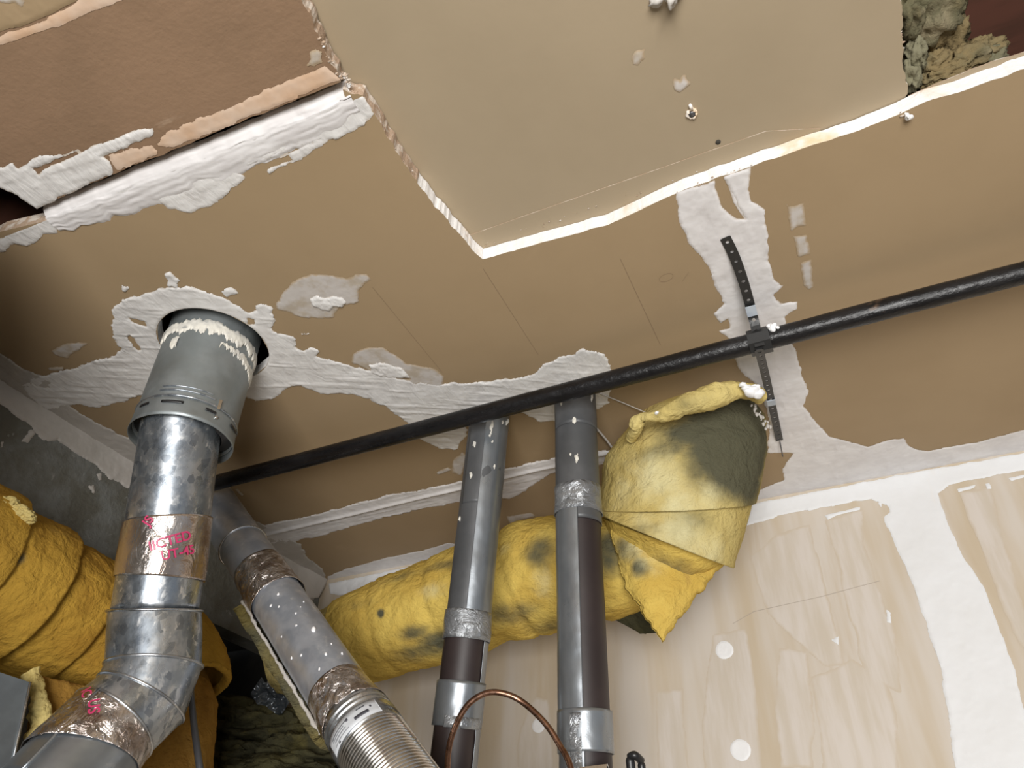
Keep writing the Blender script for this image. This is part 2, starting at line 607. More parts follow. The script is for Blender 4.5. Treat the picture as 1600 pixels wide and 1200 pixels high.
def cylsec(c0, c1, r0, r1, n0=None, n1=None, t0=0, t1=360, nseg=72, nlen=12, disp=None, thick=0.0):
    """cylinder from c0 to c1, ends cut by planes with normals n0, n1; returns V, F"""
    c0 = np.array(c0, float)
    c1 = np.array(c1, float)
    a = c1 - c0
    e0, e1 = frame((c0 + c1) / 2, a)
    full = (t1 - t0) >= 359.9
    th = np.radians(np.linspace(t0, t1, nseg, endpoint=not full))
    n0 = a if n0 is None else np.array(n0)
    n1 = a if n1 is None else np.array(n1)
    o = np.cos(th)[:, None] * e0 + np.sin(th)[:, None] * e1
    rows = []
    ta = -(o * r0) @ n0 / (a @ n0)
    tb = 1 - (o * r1) @ n1 / (a @ n1)
    for i in range(nlen):
        s = i / (nlen - 1)
        t = ta * (1 - s) + tb * s
        r = r0 + (r1 - r0) * s
        rows.append(c0 + t[:, None] * a + o * r)
    V = np.array(rows)
    if disp is not None:
        sh = V.shape
        dv = disp(V.reshape(-1, 3)).reshape(sh[:2])
        V = V + dv[..., None] * o[None]
    nv = len(th)
    F = grid_faces(nlen, nv, full)
    V = V.reshape(-1, 3)
    if thick:
        # close into a shell going inwards
        O = np.tile(o, (nlen, 1))
        Vi = V - O * thick
        N = len(V)
        F2 = F[:, ::-1] + N
        ed = []
        for row in (0, nlen - 1):
            idx = np.arange(nv) + row * nv
            nx = np.roll(idx, -1)
            if not full:
                idx, nx = idx[:-1], nx[:-1]
            q = np.stack([idx, nx, nx + N, idx + N], 1)
            ed.append(q if row == nlen - 1 else q[:, ::-1])
        if not full:
            for colj in (0, nv - 1):
                idx = np.arange(nlen) * nv + colj
                q = np.stack([idx[:-1], idx[1:], idx[1:] + N, idx[:-1] + N], 1)
                ed.append(q)
        V = np.concatenate([V, Vi])
        F = np.concatenate([F, F2] + ed)
    return V, F


def ringbead(c, a, r, rm, n=None, nseg=72, t0=0, t1=360):
    """a bead round an axis; n = plane normal if the ring is slanted"""
    c = np.array(c, float)
    a = nrm(a)
    e0, e1 = frame(c, a)
    n = a if n is None else nrm(n)
    full = (t1 - t0) >= 359.9
    th = np.radians(np.linspace(t0, t1, nseg, endpoint=not full))
    o = np.cos(th)[:, None] * e0 + np.sin(th)[:, None] * e1
    P = c + o * r - ((o * r) @ n / (a @ n))[:, None] * a
    k = 8
    rows = []
    for i in range(len(th)):
        for j in range(k):
            f = 2 * PI * j / k
            rows.append(P[i] + rm * (math.cos(f) * o[i] + math.sin(f) * a))
    V = np.array(rows)
    F = []
    m = len(th)
    for i in range(m if full else m - 1):
        for j in range(k):
            i2 = (i + 1) % m
            j2 = (j + 1) % k
            F.append((i * k + j, i2 * k + j, i2 * k + j2, i * k + j2))
    return V, np.array(F)


def spline(pts, n):
    pts = np.array(pts, float)
    m = len(pts)
    T = np.linspace(0, m - 1, n)
    out = []
    for t in T:
        i = min(int(t), m - 2)
        f = t - i
        p0 = pts[max(i - 1, 0)]
        p1, p2 = pts[i], pts[i + 1]
        p3 = pts[min(i + 2, m - 1)]
        out.append(.5 * ((2 * p1) + (-p0 + p2) * f + (2 * p0 - 5 * p1 + 4 * p2 - p3) * f * f + (-p0 + 3 * p1 - 3 * p2 + p3) * f ** 3))
    return np.array(out)


def tube(pts, r, nseg=16, cap=True):
    """r scalar or array; parallel transport frame"""
    P = np.array(pts, float)
    n = len(P)
    r = np.full(n, r) if np.isscalar(r) else np.array(r)
    T = np.gradient(P, axis=0)
    T /= np.linalg.norm(T, axis=1)[:, None]
    u = nrm(np.cross(T[0], [0.3, 0.2, 0.93]))
    V = []
    for i in range(n):
        u = nrm(u - (u @ T[i]) * T[i])
        w = np.cross(T[i], u)
        for j in range(nseg):
            f = 2 * PI * j / nseg
            V.append(P[i] + r[i] * (math.cos(f) * u + math.sin(f) * w))
    F = [tuple(f) for f in grid_faces(n, nseg, True)]
    if cap:
        F.append(tuple(range(nseg))[::-1])
        F.append(tuple((n - 1) * nseg + j for j in range(nseg)))
    return np.array(V), F


def text_on(body, c, a, r, ang, along, size, rot, name, mat, parent, lift=.0012):
    """bend lettering onto a cylinder: ang degrees from the viewer side, along metres from c against a"""
    cu = bpy.data.curves.new('t', 'FONT')
    cu.body = body
    cu.size = size
    cu.align_x = 'CENTER'
    cu.align_y = 'CENTER'
    cu.offset = size * .018
    ob = bpy.data.objects.new('t', cu)
    COL.objects.link(ob)
    dg = bpy.context.evaluated_depsgraph_get()
    me = ob.evaluated_get(dg).to_mesh()
    V = np.array([v.co[:] for v in me.vertices])
    F = [list(p.vertices) for p in me.polygons]
    ob.evaluated_get(dg).to_mesh_clear()
    bpy.data.objects.remove(ob)
    ca, sa = math.cos(rot), math.sin(rot)
    X = V[:, 0] * ca - V[:, 1] * sa
    Y = V[:, 0] * sa + V[:, 1] * ca
    a = nrm(a)
    e0, e1 = frame(np.array(c), a)
    th = math.radians(ang) + X / r
    P = np.array(c) + (along + Y)[:, None] * (-a) + (r + lift) * (np.cos(th)[:, None] * e0 + np.sin(th)[:, None] * e1)
    return meshobj(name, P, F, mat, parent, smooth=False)


# ================================================================== SETTING
HC = (-.988, .686)                       # flue axis at the ceiling
HOLE = (-.978, .690, .102)
PIPE_L = at((765, 650), z=0)
PIPE_R = at((898, 618), z=0)

ceiling = thing('ceiling', (0, 0, 0), kind='structure')
# lower sheet A
edge_left = C2((-60, 395), (0, 362), (60, 331))
crack = [(x_, y_ + .019) for (x_, y_) in ragged(C2((60, 331), (200, 268), (380, 200), (535, 141)), .006, .0012, 40, 3)]
cutl = ragged(C2((535, 141), (566, 150), (600, 203), (650, 284), (700, 346), (754, 405)), .003, .0024, 90, 5)
cutf = ragged(C2((754, 405), (837, 382), (950, 351), (987, 335), (1050, 304), (1066, 298), (1112, 281), (1187, 255), (1262, 229),
                 (1337, 205), (1409, 177), (1442, 161), (1525, 135), (1600, 108)), .004, .0012, 60, 8)
A = [(-1.465, edge_left[0][1])] + edge_left[:-1] + crack[:-1] + cutl[:-1] + cutf + [(1.2, cutf[-1][1]), (3.0, cutf[-1][1]), (3.0, WALL_Y + .012), (-1.465, WALL_Y + .012)]
holes = [circle2(HOLE[0], HOLE[1], HOLE[2], 72, .003, 4)]
sheet('drywall_panel', [A] + holes, 0.0, .026, [M['tan'], M['gypsum'], M['edge_brown']], ceiling,
      matfn=lambda c: 2 if (c.y < .53 and c.x < -.38) else 1, label='tan drywall sheet patched with white compound')
# upper left sheet B
bl = C2((-40, 262), (0, 290), (28, 303), (58, 326))
bcr = ragged(C2((58, 326), (115, 298), (185, 268), (300, 222), (420, 172), (534, 127)), .006, .0016, 50, 13)
brt = ragged(C2((534, 127), (512, 92), (492, 40), (472, 0)), .003, .003, 90, 15)
B = [(-1.465, bl[0][1] - .06)] + bl[:-1] + bcr[:-1] + brt + [(-.452, -.4), (-.452, -2.6), (-1.465, -2.6)]
sheet('drywall_panel', [B], -.001, .025, [M['brown_paper'], M['edge_brown']], ceiling, label='brown torn-faced drywall sheet')
# recessed sheet C, in two pieces
crt = ragged(C2((1417, 147), (1412, 80), (1406, 0), z=.026), .003, .0022, 100, 21)
yl = .666
Cc = [(-.52, .80), (.2395, .80), (.2395, .699)] + crt + [(.236, .30), (.236, -2.6), (-.52, -2.6)]
sheet('drywall_panel', [Cc], .0275, .0395, [M['tan_recess'], M['gypsum']], ceiling, label='recessed greyish tan drywall sheet')
sheet('drywall_strip', [[(-.52, yl + .0015), (-.52, .80), (.13, .80), (.13, .698), (.06, yl + .006)]], .0266, .0276, [M['tan_recess'], M['edge_brown']], ceiling)
# sheets right of the open bay, out of frame
sheet('drywall_panel', [[(.64, -2.6), (.64, .80), (3.0, .80), (3.0, -2.6)]], .026, .0385, [M['tan_recess'], M['gypsum']], ceiling)
sheet('drywall_panel', [[(.236, -2.6), (.236, .20), (.64, .20), (.64, -2.6)]], .026, .0385, [M['tan_recess'], M['gypsum']], ceiling)
# torn paper lip over the far edge of the open bay
lip = ragged(C2((1419, 150), (1470, 128), (1540, 100), (1610, 78), z=.026), .004, .001, 60, 31)
sheet('paper_edge', [lip + [(.80, lip[-1][1]), (.80, .80), (.24, .80)]], .0262, .0275, [M['tan_recess'], M['edge_brown']], ceiling)

CAV = [(HOLE[0], HOLE[1], HOLE[2] + .001)]
# --- joint compound on the ceiling
def crack_clip(G):
    # stay 2 mm on the wall side of the crack line
    a = np.array(C2((60, 334))[0]); b = np.array(C2((535, 145))[0])
    t = b - a
    nn = np.array([-t[1], t[0]]) / np.linalg.norm(t)
    return (G - a) @ nn - .0015


patch('joint_compound', 'ceil', 0, [[(60, 334), (200, 272), (380, 205), (500, 158), (545, 142), (568, 152), (583, 178), (577, 186), (551, 208), (502, 224), (450, 234),
      (382, 262), (330, 270), (292, 290), (244, 300), (202, 306), (158, 318), (128, 333), (86, 341), (60, 345)],
      [(250, 300), (300, 282), (360, 258), (390, 272), (356, 300), (330, 322), (292, 332), (262, 326), (244, 311)],
      [(-60, 400), (0, 372), (40, 350), (80, 336), (86, 345), (90, 364), (70, 366), (49, 384), (22, 379), (0, 396), (-60, 430)],
      [(430, 250), (470, 228), (520, 205), (515, 222), (470, 250), (420, 268)]],
      M['mud_wet'], ceiling, th=.0014, rag=.0035, holes=[[(362, 262), (400, 257), (450, 243), (456, 249), (420, 263), (385, 275)]],
      seed=3, ridge=.0006, rdir=.03, clip=lambda G: crack_clip(G) - .012)
# rounded bead of compound along the crack
pa = at((64, 333), z=0)
pb = at((543, 141), z=0)
prof = [(-.003, .022), (-.0025, .015), (-.001, .0105), (.002, .006), (.006, .0022), (.011, -.0010), (.017, -.0030), (.024, -.0035), (.034, -.0034), (.044, -.0027), (.054, -.0014), (.058, .0005)]
pq = np.array(prof)
tq = np.linspace(0, len(prof) - 1, 44)
prof = [(float(np.interp(t_, np.arange(len(pq)), pq[:, 0])), float(np.interp(t_, np.arange(len(pq)), pq[:, 1]))) for t_ in tq]
Vb, nb = [], 200
dirb = nrm((pb - pa)[:2])
prp = np.array([-dirb[1], dirb[0]])
for i in range(nb):
    s = i / (nb - 1)
    c = pa[:2] + (pb - pa)[:2] * s
    w = .72 + .28 * math.sin(s * PI) + .07 * fbm(np.array([[s * 9, 3, 0]]), 3, 3, 6)[0]
    k = fbm(np.array([[s * 3, 0, 0]]), 6, 3, 2)[0]
    for (q, h) in prof:
        Vb.append((*(c + prp * (q * (1 if q < .012 else w) + .0014 * k)), h + .0008 * fbm(np.array([[s * 14, q * 260, 0]]), 1, 3, 4)[0]))
meshobj('compound_bead', Vb, grid_faces(nb, len(prof)), M['mud'], ceiling, attrs={'cover': np.ones(len(Vb))})

# ring round the flue and the long smear to the two wrapped pipes
patch('joint_compound', 'ceil', 0, [[(174, 479), (195, 467), (232, 456), (259, 449), (300, 449), (326, 460), (360, 469), (390, 486), (414, 482), (431, 501),
      (427, 516), (461, 527), (461, 546), (499, 556), (555, 571), (600, 586), (640, 594), (691, 600), (725, 598), (785, 594), (822, 589), (849, 568),
      (880, 556), (912, 546), (942, 554), (954, 572), (956, 602), (950, 630), (927, 641), (900, 652), (860, 660), (830, 652), (807, 641), (760, 650),
      (732, 662), (690, 660), (631, 659), (600, 632), (575, 623), (530, 612), (502, 617), (470, 602), (450, 606), (442, 619), (400, 628), (340, 600), (262, 600),
      (187, 630), (160, 634), (112, 634), (70, 640), (30, 600), (60, 588), (75, 585), (120, 573), (161, 561), (191, 543), (176, 527)],
      [(624, 640), (631, 655), (650, 677), (661, 689), (687, 700), (714, 700), (729, 677), (735, 655), (700, 630)],
      [(256, 428), (266, 424), (280, 436), (277, 449), (264, 446)], [(195, 447), (201, 447), (200, 453), (194, 453)], [(345, 455), (362, 452), (370, 458), (355, 464)],
      [(470, 519), (486, 520), (484, 524), (468, 523)], [(480, 548), (485, 542), (498, 548), (496, 557), (482, 556)],
      [(400, 478), (416, 474), (424, 480), (420, 492), (402, 488)]],
      M['mud_wet'], ceiling, th=.0018, rag=.007, rs=36, circ=CAV, seed=9, ridge=.0016, rdir=.5,
      holes=[[(203, 497), (225, 503), (228, 509), (206, 503)], [(388, 498), (398, 498), (398, 506), (388, 506)], [(203, 524), (219, 545), (216, 546), (201, 527)]])
patch('joint_compound', 'ceil', 0, [[(549, 552), (575, 543), (598, 543), (612, 551), (635, 568), (655, 572), (680, 576), (695, 588), (691, 603), (660, 604), (620, 594), (575, 578), (550, 566)]],
      M['mud_thin'], ceiling, th=.0010, rag=.003, seed=11, holes=[[(578, 574), (600, 570), (610, 578), (640, 592), (600, 588)]])
patch('joint_compound', 'ceil', -.0008, [[(578, 570), (600, 566), (630, 575), (640, 590), (610, 590), (580, 582)]], M['mud_wet'], ceiling, th=.0025, rag=.003, seed=12, ridge=.002)
patch('joint_compound', 'ceil', 0, [[(431, 475), (450, 445), (484, 428), (517, 428), (540, 434), (556, 429), (574, 427), (579, 437), (562, 452), (559, 471), (532, 480), (521, 496),
      (499, 499), (465, 494), (435, 483)]], M['mud_thin'], ceiling, th=.001, rag=.0035, seed=14)
patch('joint_compound', 'ceil', -.0008, [[(484, 466), (495, 461), (508, 465), (520, 461), (535, 464), (543, 472), (535, 479), (522, 478), (515, 486), (503, 483), (488, 477)]],
      M['mud_wet'], ceiling, th=.0030, rag=.002, seed=15, ridge=.002)
patch('joint_compound', 'ceil', 0, [[(80, 548), (105, 536), (137, 536), (120, 548), (104, 558), (88, 556)], [(75, 574), (100, 572), (100, 578), (76, 579)]], M['mud_thin'], ceiling,
      th=.001, rag=.0035, seed=16)
# seam between the two sheets, with the taping ridge
def seam_ridge(G):
    y = 1.362 - .03 * (G[:, 0] + 1.4) * .9
    return .004 * np.exp(-((G[:, 1] - y) / .006) ** 2) + .0016 * np.exp(-((G[:, 1] - y) / .022) ** 2)


patch('joint_compound', 'ceil', 0, [[(384, 812), (406, 822), (440, 814), (500, 802), (560, 785), (612, 772), (660, 764), (715, 753), (785, 733), (860, 716), (960, 700), (960, 722), (895, 733),
      (860, 740), (826, 762), (800, 778), (720, 784), (660, 795), (600, 808), (540, 825), (500, 838), (470, 842), (450, 850), (430, 850), (400, 842)]],
      M['mud'], ceiling, th=.0014, rag=.005, seed=21, ridge=.0012, rdir=0, extra=seam_ridge)
# short pale smears beside the left pipe
patch('joint_compound', 'ceil', 0, [[(706, 720), (722, 706), (730, 712), (722, 745), (708, 738)], [(680, 738), (700, 730), (704, 734), (684, 742)],
      [(366, 764), (371, 763), (382, 773), (378, 776)], [(790, 806), (830, 800), (838, 806), (806, 814), (798, 822)]], M['mud_thin'], ceiling, th=.001, rag=.003, seed=23)
# compound in the left corner, ceiling side
patch('joint_compound', 'ceil', 0, [[(-40, 548), (0, 552), (37, 576), (75, 590), (112, 636), (150, 660), (182, 676), (215, 690), (215, 728), (150, 690), (80, 645), (0, 592), (-40, 560)],
      [(350, 792), (366, 796), (386, 808), (405, 816), (440, 836), (470, 850), (480, 870), (505, 890), (510, 905), (470, 890), (410, 850)]],
      M['mud_left'], ceiling, th=.0016, rag=.005, seed=24, clip=lambda G: G[:, 0] - LEFT_X + .003)
# vertical seam by the strap joining the corner compound
patch('joint_compound', 'ceil', 0, [[(1056, 300), (1112, 283), (1172, 262), (1168, 292), (1176, 313), (1195, 328), (1200, 370), (1202, 412), (1210, 437), (1224, 446), (1210, 460), (1221, 474),
      (1246, 471), (1244, 482), (1225, 496), (1226, 504), (1240, 539), (1251, 576), (1262, 610), (1256, 634), (1277, 662), (1296, 681), (1356, 698), (1386, 687),
      (1412, 685), (1424, 700), (1450, 704), (1530, 690), (1600, 671), (1680, 655), (2600, 470), (2600, 530), (1600, 706), (1400, 742), (1180, 784), (1176, 770), (1225, 749), (1221, 732), (1240, 708),
      (1199, 707), (1202, 662), (1193, 625), (1186, 603), (1161, 586), (1150, 565), (1139, 531), (1120, 516), (1139, 512), (1137, 497), (1126, 504), (1117, 490),
      (1131, 474), (1116, 441), (1120, 450), (1109, 420), (1075, 375), (1061, 341)]],
      M['mud'], ceiling, th=.0014, rag=.0028, seed=31, ridge=.0006, rdir=1.5, clip=lambda G: np.minimum(WALL_Y + .003 - G[:, 1], 1),
      holes=[[(1116, 277), (1131, 276), (1142, 300), (1165, 342), (1150, 342), (1127, 322), (1118, 292)]])
patch('joint_compound', 'ceil', 0, [[(1231, 322), (1255, 318), (1259, 352), (1246, 353), (1236, 361)], [(1240, 369), (1261, 366), (1266, 396), (1247, 402)],
      [(1251, 410), (1267, 405), (1271, 448), (1264, 453), (1256, 446)], [(1228, 322), (1230, 316), (1233, 318)]], M['mud_thin'], ceiling, th=.0008, rag=.0022, seed=33)
patch('joint_compound', 'ceil', 0, [[(1133, 276), (1140, 275), (1156, 322), (1170, 344), (1164, 344), (1146, 316)]], M['mud'], ceiling, th=.0008, rag=.001, seed=34)
# corner compound left of the seam, ceiling side of the far corner
patch('joint_compound', 'ceil', 0, [[(513, 900), (540, 889), (600, 872), (660, 860), (700, 848), (720, 850), (720, 872), (600, 893), (510, 908)]], M['mud'], ceiling, th=.0012, rag=.003, seed=35,
      clip=lambda G: np.minimum(WALL_Y + .003 - G[:, 1], 1))
# compound, torn spots and pencil on the other sheets
patch('joint_compound', 'ceil', -.001, [[(0, 292), (28, 305), (58, 326), (120, 296), (178, 270), (172, 252), (160, 244), (240, 212), (240, 200), (226, 200), (160, 222), (100, 240), (60, 242), (48, 252),
      (28, 262), (20, 254), (10, 258), (0, 262), (-40, 260), (-40, 270)]], M['mud_wet'], ceiling, th=.0016, rag=.003, seed=41, ridge=.001, rdir=.1,
      holes=[[(52, 262), (66, 258), (112, 240), (150, 222), (120, 242), (80, 258), (60, 272)]])
patch('torn_paper', 'ceil', -.001, [[(250, 215), (262, 206), (300, 190), (380, 158), (440, 130), (480, 113), (508, 104), (530, 124), (420, 170), (300, 219), (272, 230), (248, 226)]],
      M['peach_paper'], ceiling, th=.0008, rag=.003, rs=80, seed=42, label='peach torn paper strip')
patch('torn_paper', 'ceil', -.001, [[(172, 245), (200, 234), (240, 226), (244, 240), (190, 264), (182, 266)]], M['peach_paper'], ceiling, th=.0008, rag=.004, rs=80, seed=43)
patch('joint_compound', 'ceil', -.001, [[(484, 82), (494, 74), (503, 80), (505, 98), (490, 104), (480, 102)]], M['mud_thin'], ceiling, th=.0012, rag=.003, seed=44)
patch('torn_paper', 'ceil', -.001, [[(0, 56), (64, 33), (124, 2), (130, -30), (330, -60), (215, -8), (191, 1), (135, 21), (90, 42), (41, 57), (4, 69), (-40, 80), (-40, 66)]],
      M['peach_paper'], ceiling, th=.0007, rag=.002, rs=70, seed=45)
patch('old_paper', 'ceil', -.001, [[(-40, 64), (0, 51), (64, 29), (120, 1), (130, -30), (-60, -60)]], M['tan'], ceiling, th=.0012, rag=.0012, seed=46)
patch('joint_compound', 'ceil', -.0022, [[(-10, -10), (34, -10), (40, 6), (36, 14), (24, 4), (0, 4)]], M['mud_thin'], ceiling, th=.0008, rag=.003, seed=47)
for i, (poly, mt) in enumerate([([(988, 84), (994, 78), (1008, 76), (1006, 90), (998, 102), (988, 102), (986, 92)], 'mud_thin'),
                            ([(1050, 128), (1054, 122), (1062, 126), (1066, 116), (1073, 115), (1074, 124), (1080, 130), (1070, 138), (1062, 144), (1054, 140)], 'mud_thin')]):
    patch('joint_compound', 'ceil', .0275, [poly], M[mt], ceiling, th=.0012, rag=.002, rs=90, seed=51 + i)
# crumbly gypsum and paper fibres along the cuts
ac = Acc()
ac_b = Acc()
for (a, b, n, s, z) in (((535, 112), (575, 176), 26, .0042, .004), ((500, 60), (535, 130), 16, .003, 0), ((575, 176), (650, 282), 16, .0018, .002), ((650, 282), (753, 400), 26, .0017, .026),
                        ((1402, 8), (1409, 90), 22, .0028, .03), ((760, 380), (1100, 268), 26, .0014, .026), ((1056, 298), (1180, 258), 16, .002, 0), ((1409, 176), (1421, 186), 7, .003, 0)):
    for i in range(n):
        t = random.random()
        p = (a[0] + (b[0] - a[0]) * t + random.uniform(-4, 4), a[1] + (b[1] - a[1]) * t + random.uniform(-4, 4))
        q = at(p, z=z)
        (ac if random.random() < .3 else ac_b).blob(q + np.array([0, 0, -.0004]), s * random.uniform(.3, .95), 1, .6, i, (1.4, .7, .6))
ac.build('gypsum_crumbs', M['gypsum'], ceiling, kind='stuff')
ac_b.build('paper_crumbs', M['edge_brown'], ceiling, kind='stuff')
# pencil lines and scores on the lower sheet
ac = Acc()
def mark(pa_, pb_, w, z=-.0003, acc=None):
    a = at(pa_, z=z); b = at(pb_, z=z)
    t = nrm(b - a)
    s = np.array([-t[1], t[0], 0]) * w / 2
    acc.add([a - s, b - s, b + s, a + s], [(0, 3, 2, 1)])
for (a, b) in (((755, 420), (841, 554)), ((969, 404), (1032, 539)), ((582, 449), (691, 582))):
    mark(a, b, .0011, acc=ac)
for i in range(14):
    t0, t1 = 2 * PI * i / 14, 2 * PI * (i + 1) / 14
    mark((1041 + 11 * math.cos(t0), 434 + 6 * math.sin(t0) - 3 * math.cos(t0)), (1041 + 11 * math.cos(t1), 434 + 6 * math.sin(t1) - 3 * math.cos(t1)), .0007, acc=ac)
mark((1066, 440), (1076, 426), .0006, acc=ac)
M['pencil'] = MAT('faint_pencil', (.27, .185, .11), rough=.8)
ac.build('pencil_mark', M['pencil'], ceiling)
# nail hole, screws in the recessed sheet
sc = at((1081, 177), z=.0275)
V, F = cylsec(sc + np.array([0, 0, .002]), sc + np.array([0, 0, -.0035]), .004, .0045, nseg=20, nlen=3)
so = meshobj('screw', np.concatenate([V, [sc + np.array([0, 0, -.0028])]]), [tuple(f) for f in F] + [(40 + i, 40 + (i + 1) % 20, 60) for i in range(20)], M['screw'], ceiling)
ac = Acc()
for i in range(18):
    t = 2 * PI * i / 18
    ac.blob(sc + np.array([math.cos(t) * .0062, math.sin(t) * .0065, -.0015]), random.uniform(.0016, .003), 1, .5, i)
ac.blob(sc + np.array([.001, -.011, -.003]), .003, 1, .5, 5, (1, 2, 1))
ac.build('burst_paper', M['gypsum'], ceiling)
sh = at((1122, 222), z=.0272)
V, F = cylsec(sh + np.array([0, 0, -.0004]), sh + np.array([0, 0, .0]), .0038, .0038, nseg=18, nlen=2)
meshobj('screw_hole', np.concatenate([V, [sh + np.array([0, 0, -.0004])]]), [tuple(f) for f in F] + [((i + 1) % 18, i, 36) for i in range(18)], M['dark'], ceiling)
# flake of compound hanging at the top edge
hb = at((1042, 2), z=.022)
ac = Acc()
ac.blob(hb + np.array([-.012, -.006, -.002]), .007, 2, .7, 3, (1.3, 1, .8))
ac.blob(hb + np.array([.004, -.003, -.008]), .008, 3, .9, 7, (.8, 1.2, 1.2))
ac.blob(hb + np.array([.014, -.008, -.002]), .007, 2, .7, 8, (1.2, 1, 1))
ac.build('hanging_flake', M['mud_left'], ceiling)
hb = at((1417, 180), z=-.004)
ac = Acc()
ac.blob(hb, .0035, 2, .7, 3, (.8, 1, 1.8))
ac.blob(hb + np.array([.002, .004, -.002]), .004, 2, .5, 5, (1.4, 1, .6))
ac.build('hanging_flake', M['gypsum'], ceiling)

# ---- void above the ceiling
ac = Acc()
ac.box((.7, -.4, .27), (2.4, 2.4, .012))
for x in (-1.70, 3.05):
    ac.box((x, -.4, .15), (.02, 2.4, .13))
for y in (-2.75, 1.95):
    ac.box((.7, y, .15), (2.4, .02, .13))
ac.build('trim_1', M['deck'], smooth=False, label=None, kind='structure')
for x in (-1.18, -.75, .05, .80):
    ac = Acc()
    ac.box((x, -.35, .150), (.019, 2.2, .106))
    o = ac.build('trim_2', M['deck'], smooth=False, kind='structure')

# ---- insulation in the open bay
t = thing('loose_insulation_batt', (.31, .62, .10), 'torn brownish insulation spilling in the open hole at the ceiling top right', 'insulation')
def lump(name, c, r, sq, mat, parent, seed, amp=.35, sub=5, label=None, kind=None):
    bm = bmesh.new()
    bmesh.ops.create_icosphere(bm, subdivisions=sub, radius=1)
    V = np.array([v.co[:] for v in bm.verts])
    F = np.array([[v.index for v in f.verts] for f in bm.faces])
    bm.free()
    n = 1 - np.abs(fbm(V + seed, 1.7, 4, seed, .55))
    V = V * (1 - amp + amp * 1.3 * n)[:, None] * r * np.array(sq) + np.array(c)
    return meshobj(name, V, F, mat, parent, attrs={'dirt': np.zeros(len(V)), 'pale': np.zeros(len(V))}, label=label, kind=kind)
for i, (p, z, r, sq, mt) in enumerate([((1428, 85), .062, .020, (.7, 1.3, 1), 'attic_batt_grey'), ((1422, 120), .050, .018, (.7, 1.5, 1), 'attic_batt_grey'),
                                       ((1450, 20), .085, .034, (1.2, 1.5, .8), 'attic_batt'), ((1478, 60), .10, .026, (1, 1.8, .8), 'attic_batt'),
                                       ((1462, 100), .062, .017, (1.2, 1, 1), 'attic_batt'), ((1480, 112), .050, .020, (1.4, .8, .8), 'attic_batt'),
                                       ((1505, 95), .058, .022, (1.4, .9, .8), 'attic_batt'), ((1530, 80), .065, .020, (1.5, .8, .8), 'attic_batt'),
                                       ((1455, 125), .048, .013, (1.2, .9, 1), 'attic_batt'), ((1545, 92), .06, .018, (1.2, .9, 1), 'attic_batt_grey'),
                                       ((1420, 20), .07, .022, (.8, 1.4, 1), 'attic_batt'), ((1425, 148), .06, .014, (.8, 1, 1), 'attic_batt_grey')]):
    lump('tuft', at(p, z=z), r * 1.05, sq, M[mt], t, 60 + i, .55, 4)

# ---- back wall
wall_back = thing('wall_back', (0, WALL_Y, 0), kind='structure')
ac = Acc()
ac.box((.70, WALL_Y + .006, -1.245), (2.30, .006, 1.255))
ac.build('drywall_panel', M['wall'], wall_back, smooth=False, label='tan wallboard streaked with skim coat')
WK = WALL_Y
patch('joint_compound', 'wall', WK, [[(1175, 788), (1400, 744), (1600, 708), (2600, 520), (2600, 560), (1600, 735), (1530, 748), (1484, 757), (1466, 772), (1480, 817), (1502, 866), (1536, 915),
      (1547, 949), (1566, 994), (1585, 1050), (1600, 1110), (1630, 1200), (1660, 1290), (1500, 1290), (1491, 1200), (1480, 1106), (1469, 1042), (1446, 971), (1424, 907),
      (1397, 847), (1379, 806), (1390, 801), (1389, 790), (1360, 780), (1337, 783), (1277, 795), (1232, 802), (1200, 812), (1165, 822)]],
      M['mud_wall'], wall_back, th=.0016, rag=.0025, rs=40, res=.003, seed=61, ridge=.0004, clip=lambda G: .002 - G[:, 1])
patch('joint_compound', 'wall', WK, [[(514, 912), (600, 894), (700, 872), (730, 868), (700, 885), (640, 905), (600, 918), (560, 926), (530, 930), (516, 928)]],
      M['mud_wall'], wall_back, th=.004, rag=.002, res=.003, seed=62, clip=lambda G: .002 - G[:, 1])
for i, poly in enumerate([
        [(1113, 990), (1165, 984), (1176, 1040), (1185, 1100), (1192, 1200), (1194, 1260), (1104, 1260), (1098, 1130), (1103, 1060)],
        [(1290, 812), (1348, 796), (1352, 850), (1375, 920), (1398, 1000), (1405, 1080), (1350, 1060), (1325, 950), (1310, 880)],
        [(1496, 768), (1548, 760), (1560, 810), (1580, 880), (1600, 960), (1620, 1040), (1590, 1000), (1560, 930), (1530, 850), (1510, 800)],
        [(808, 1200), (812, 1150), (822, 1110), (838, 1088), (858, 1092), (864, 1120), (866, 1200), (868, 1260), (806, 1260)],
        [(1170, 870), (1215, 835), (1265, 820), (1280, 870), (1300, 960), (1320, 1040), (1290, 1040), (1240, 1000), (1200, 960)],
        [(1025, 1080), (1068, 1075), (1072, 1140), (1086, 1260), (1030, 1260)],
        [(1270, 1060), (1330, 1030), (1380, 1060), (1400, 1120), (1410, 1260), (1290, 1260)],
        [(600, 1128), (622, 1120), (630, 1150), (622, 1165)],
        [(1215, 1010), (1260, 1020), (1272, 1100), (1270, 1200), (1220, 1200), (1210, 1080)]]):
    patch('skim_coat', 'wall', WK, [poly], M['mud_wall_thin'], wall_back, th=.0001, rag=.006, rs=14, res=.004, seed=70 + i, rise=.01)
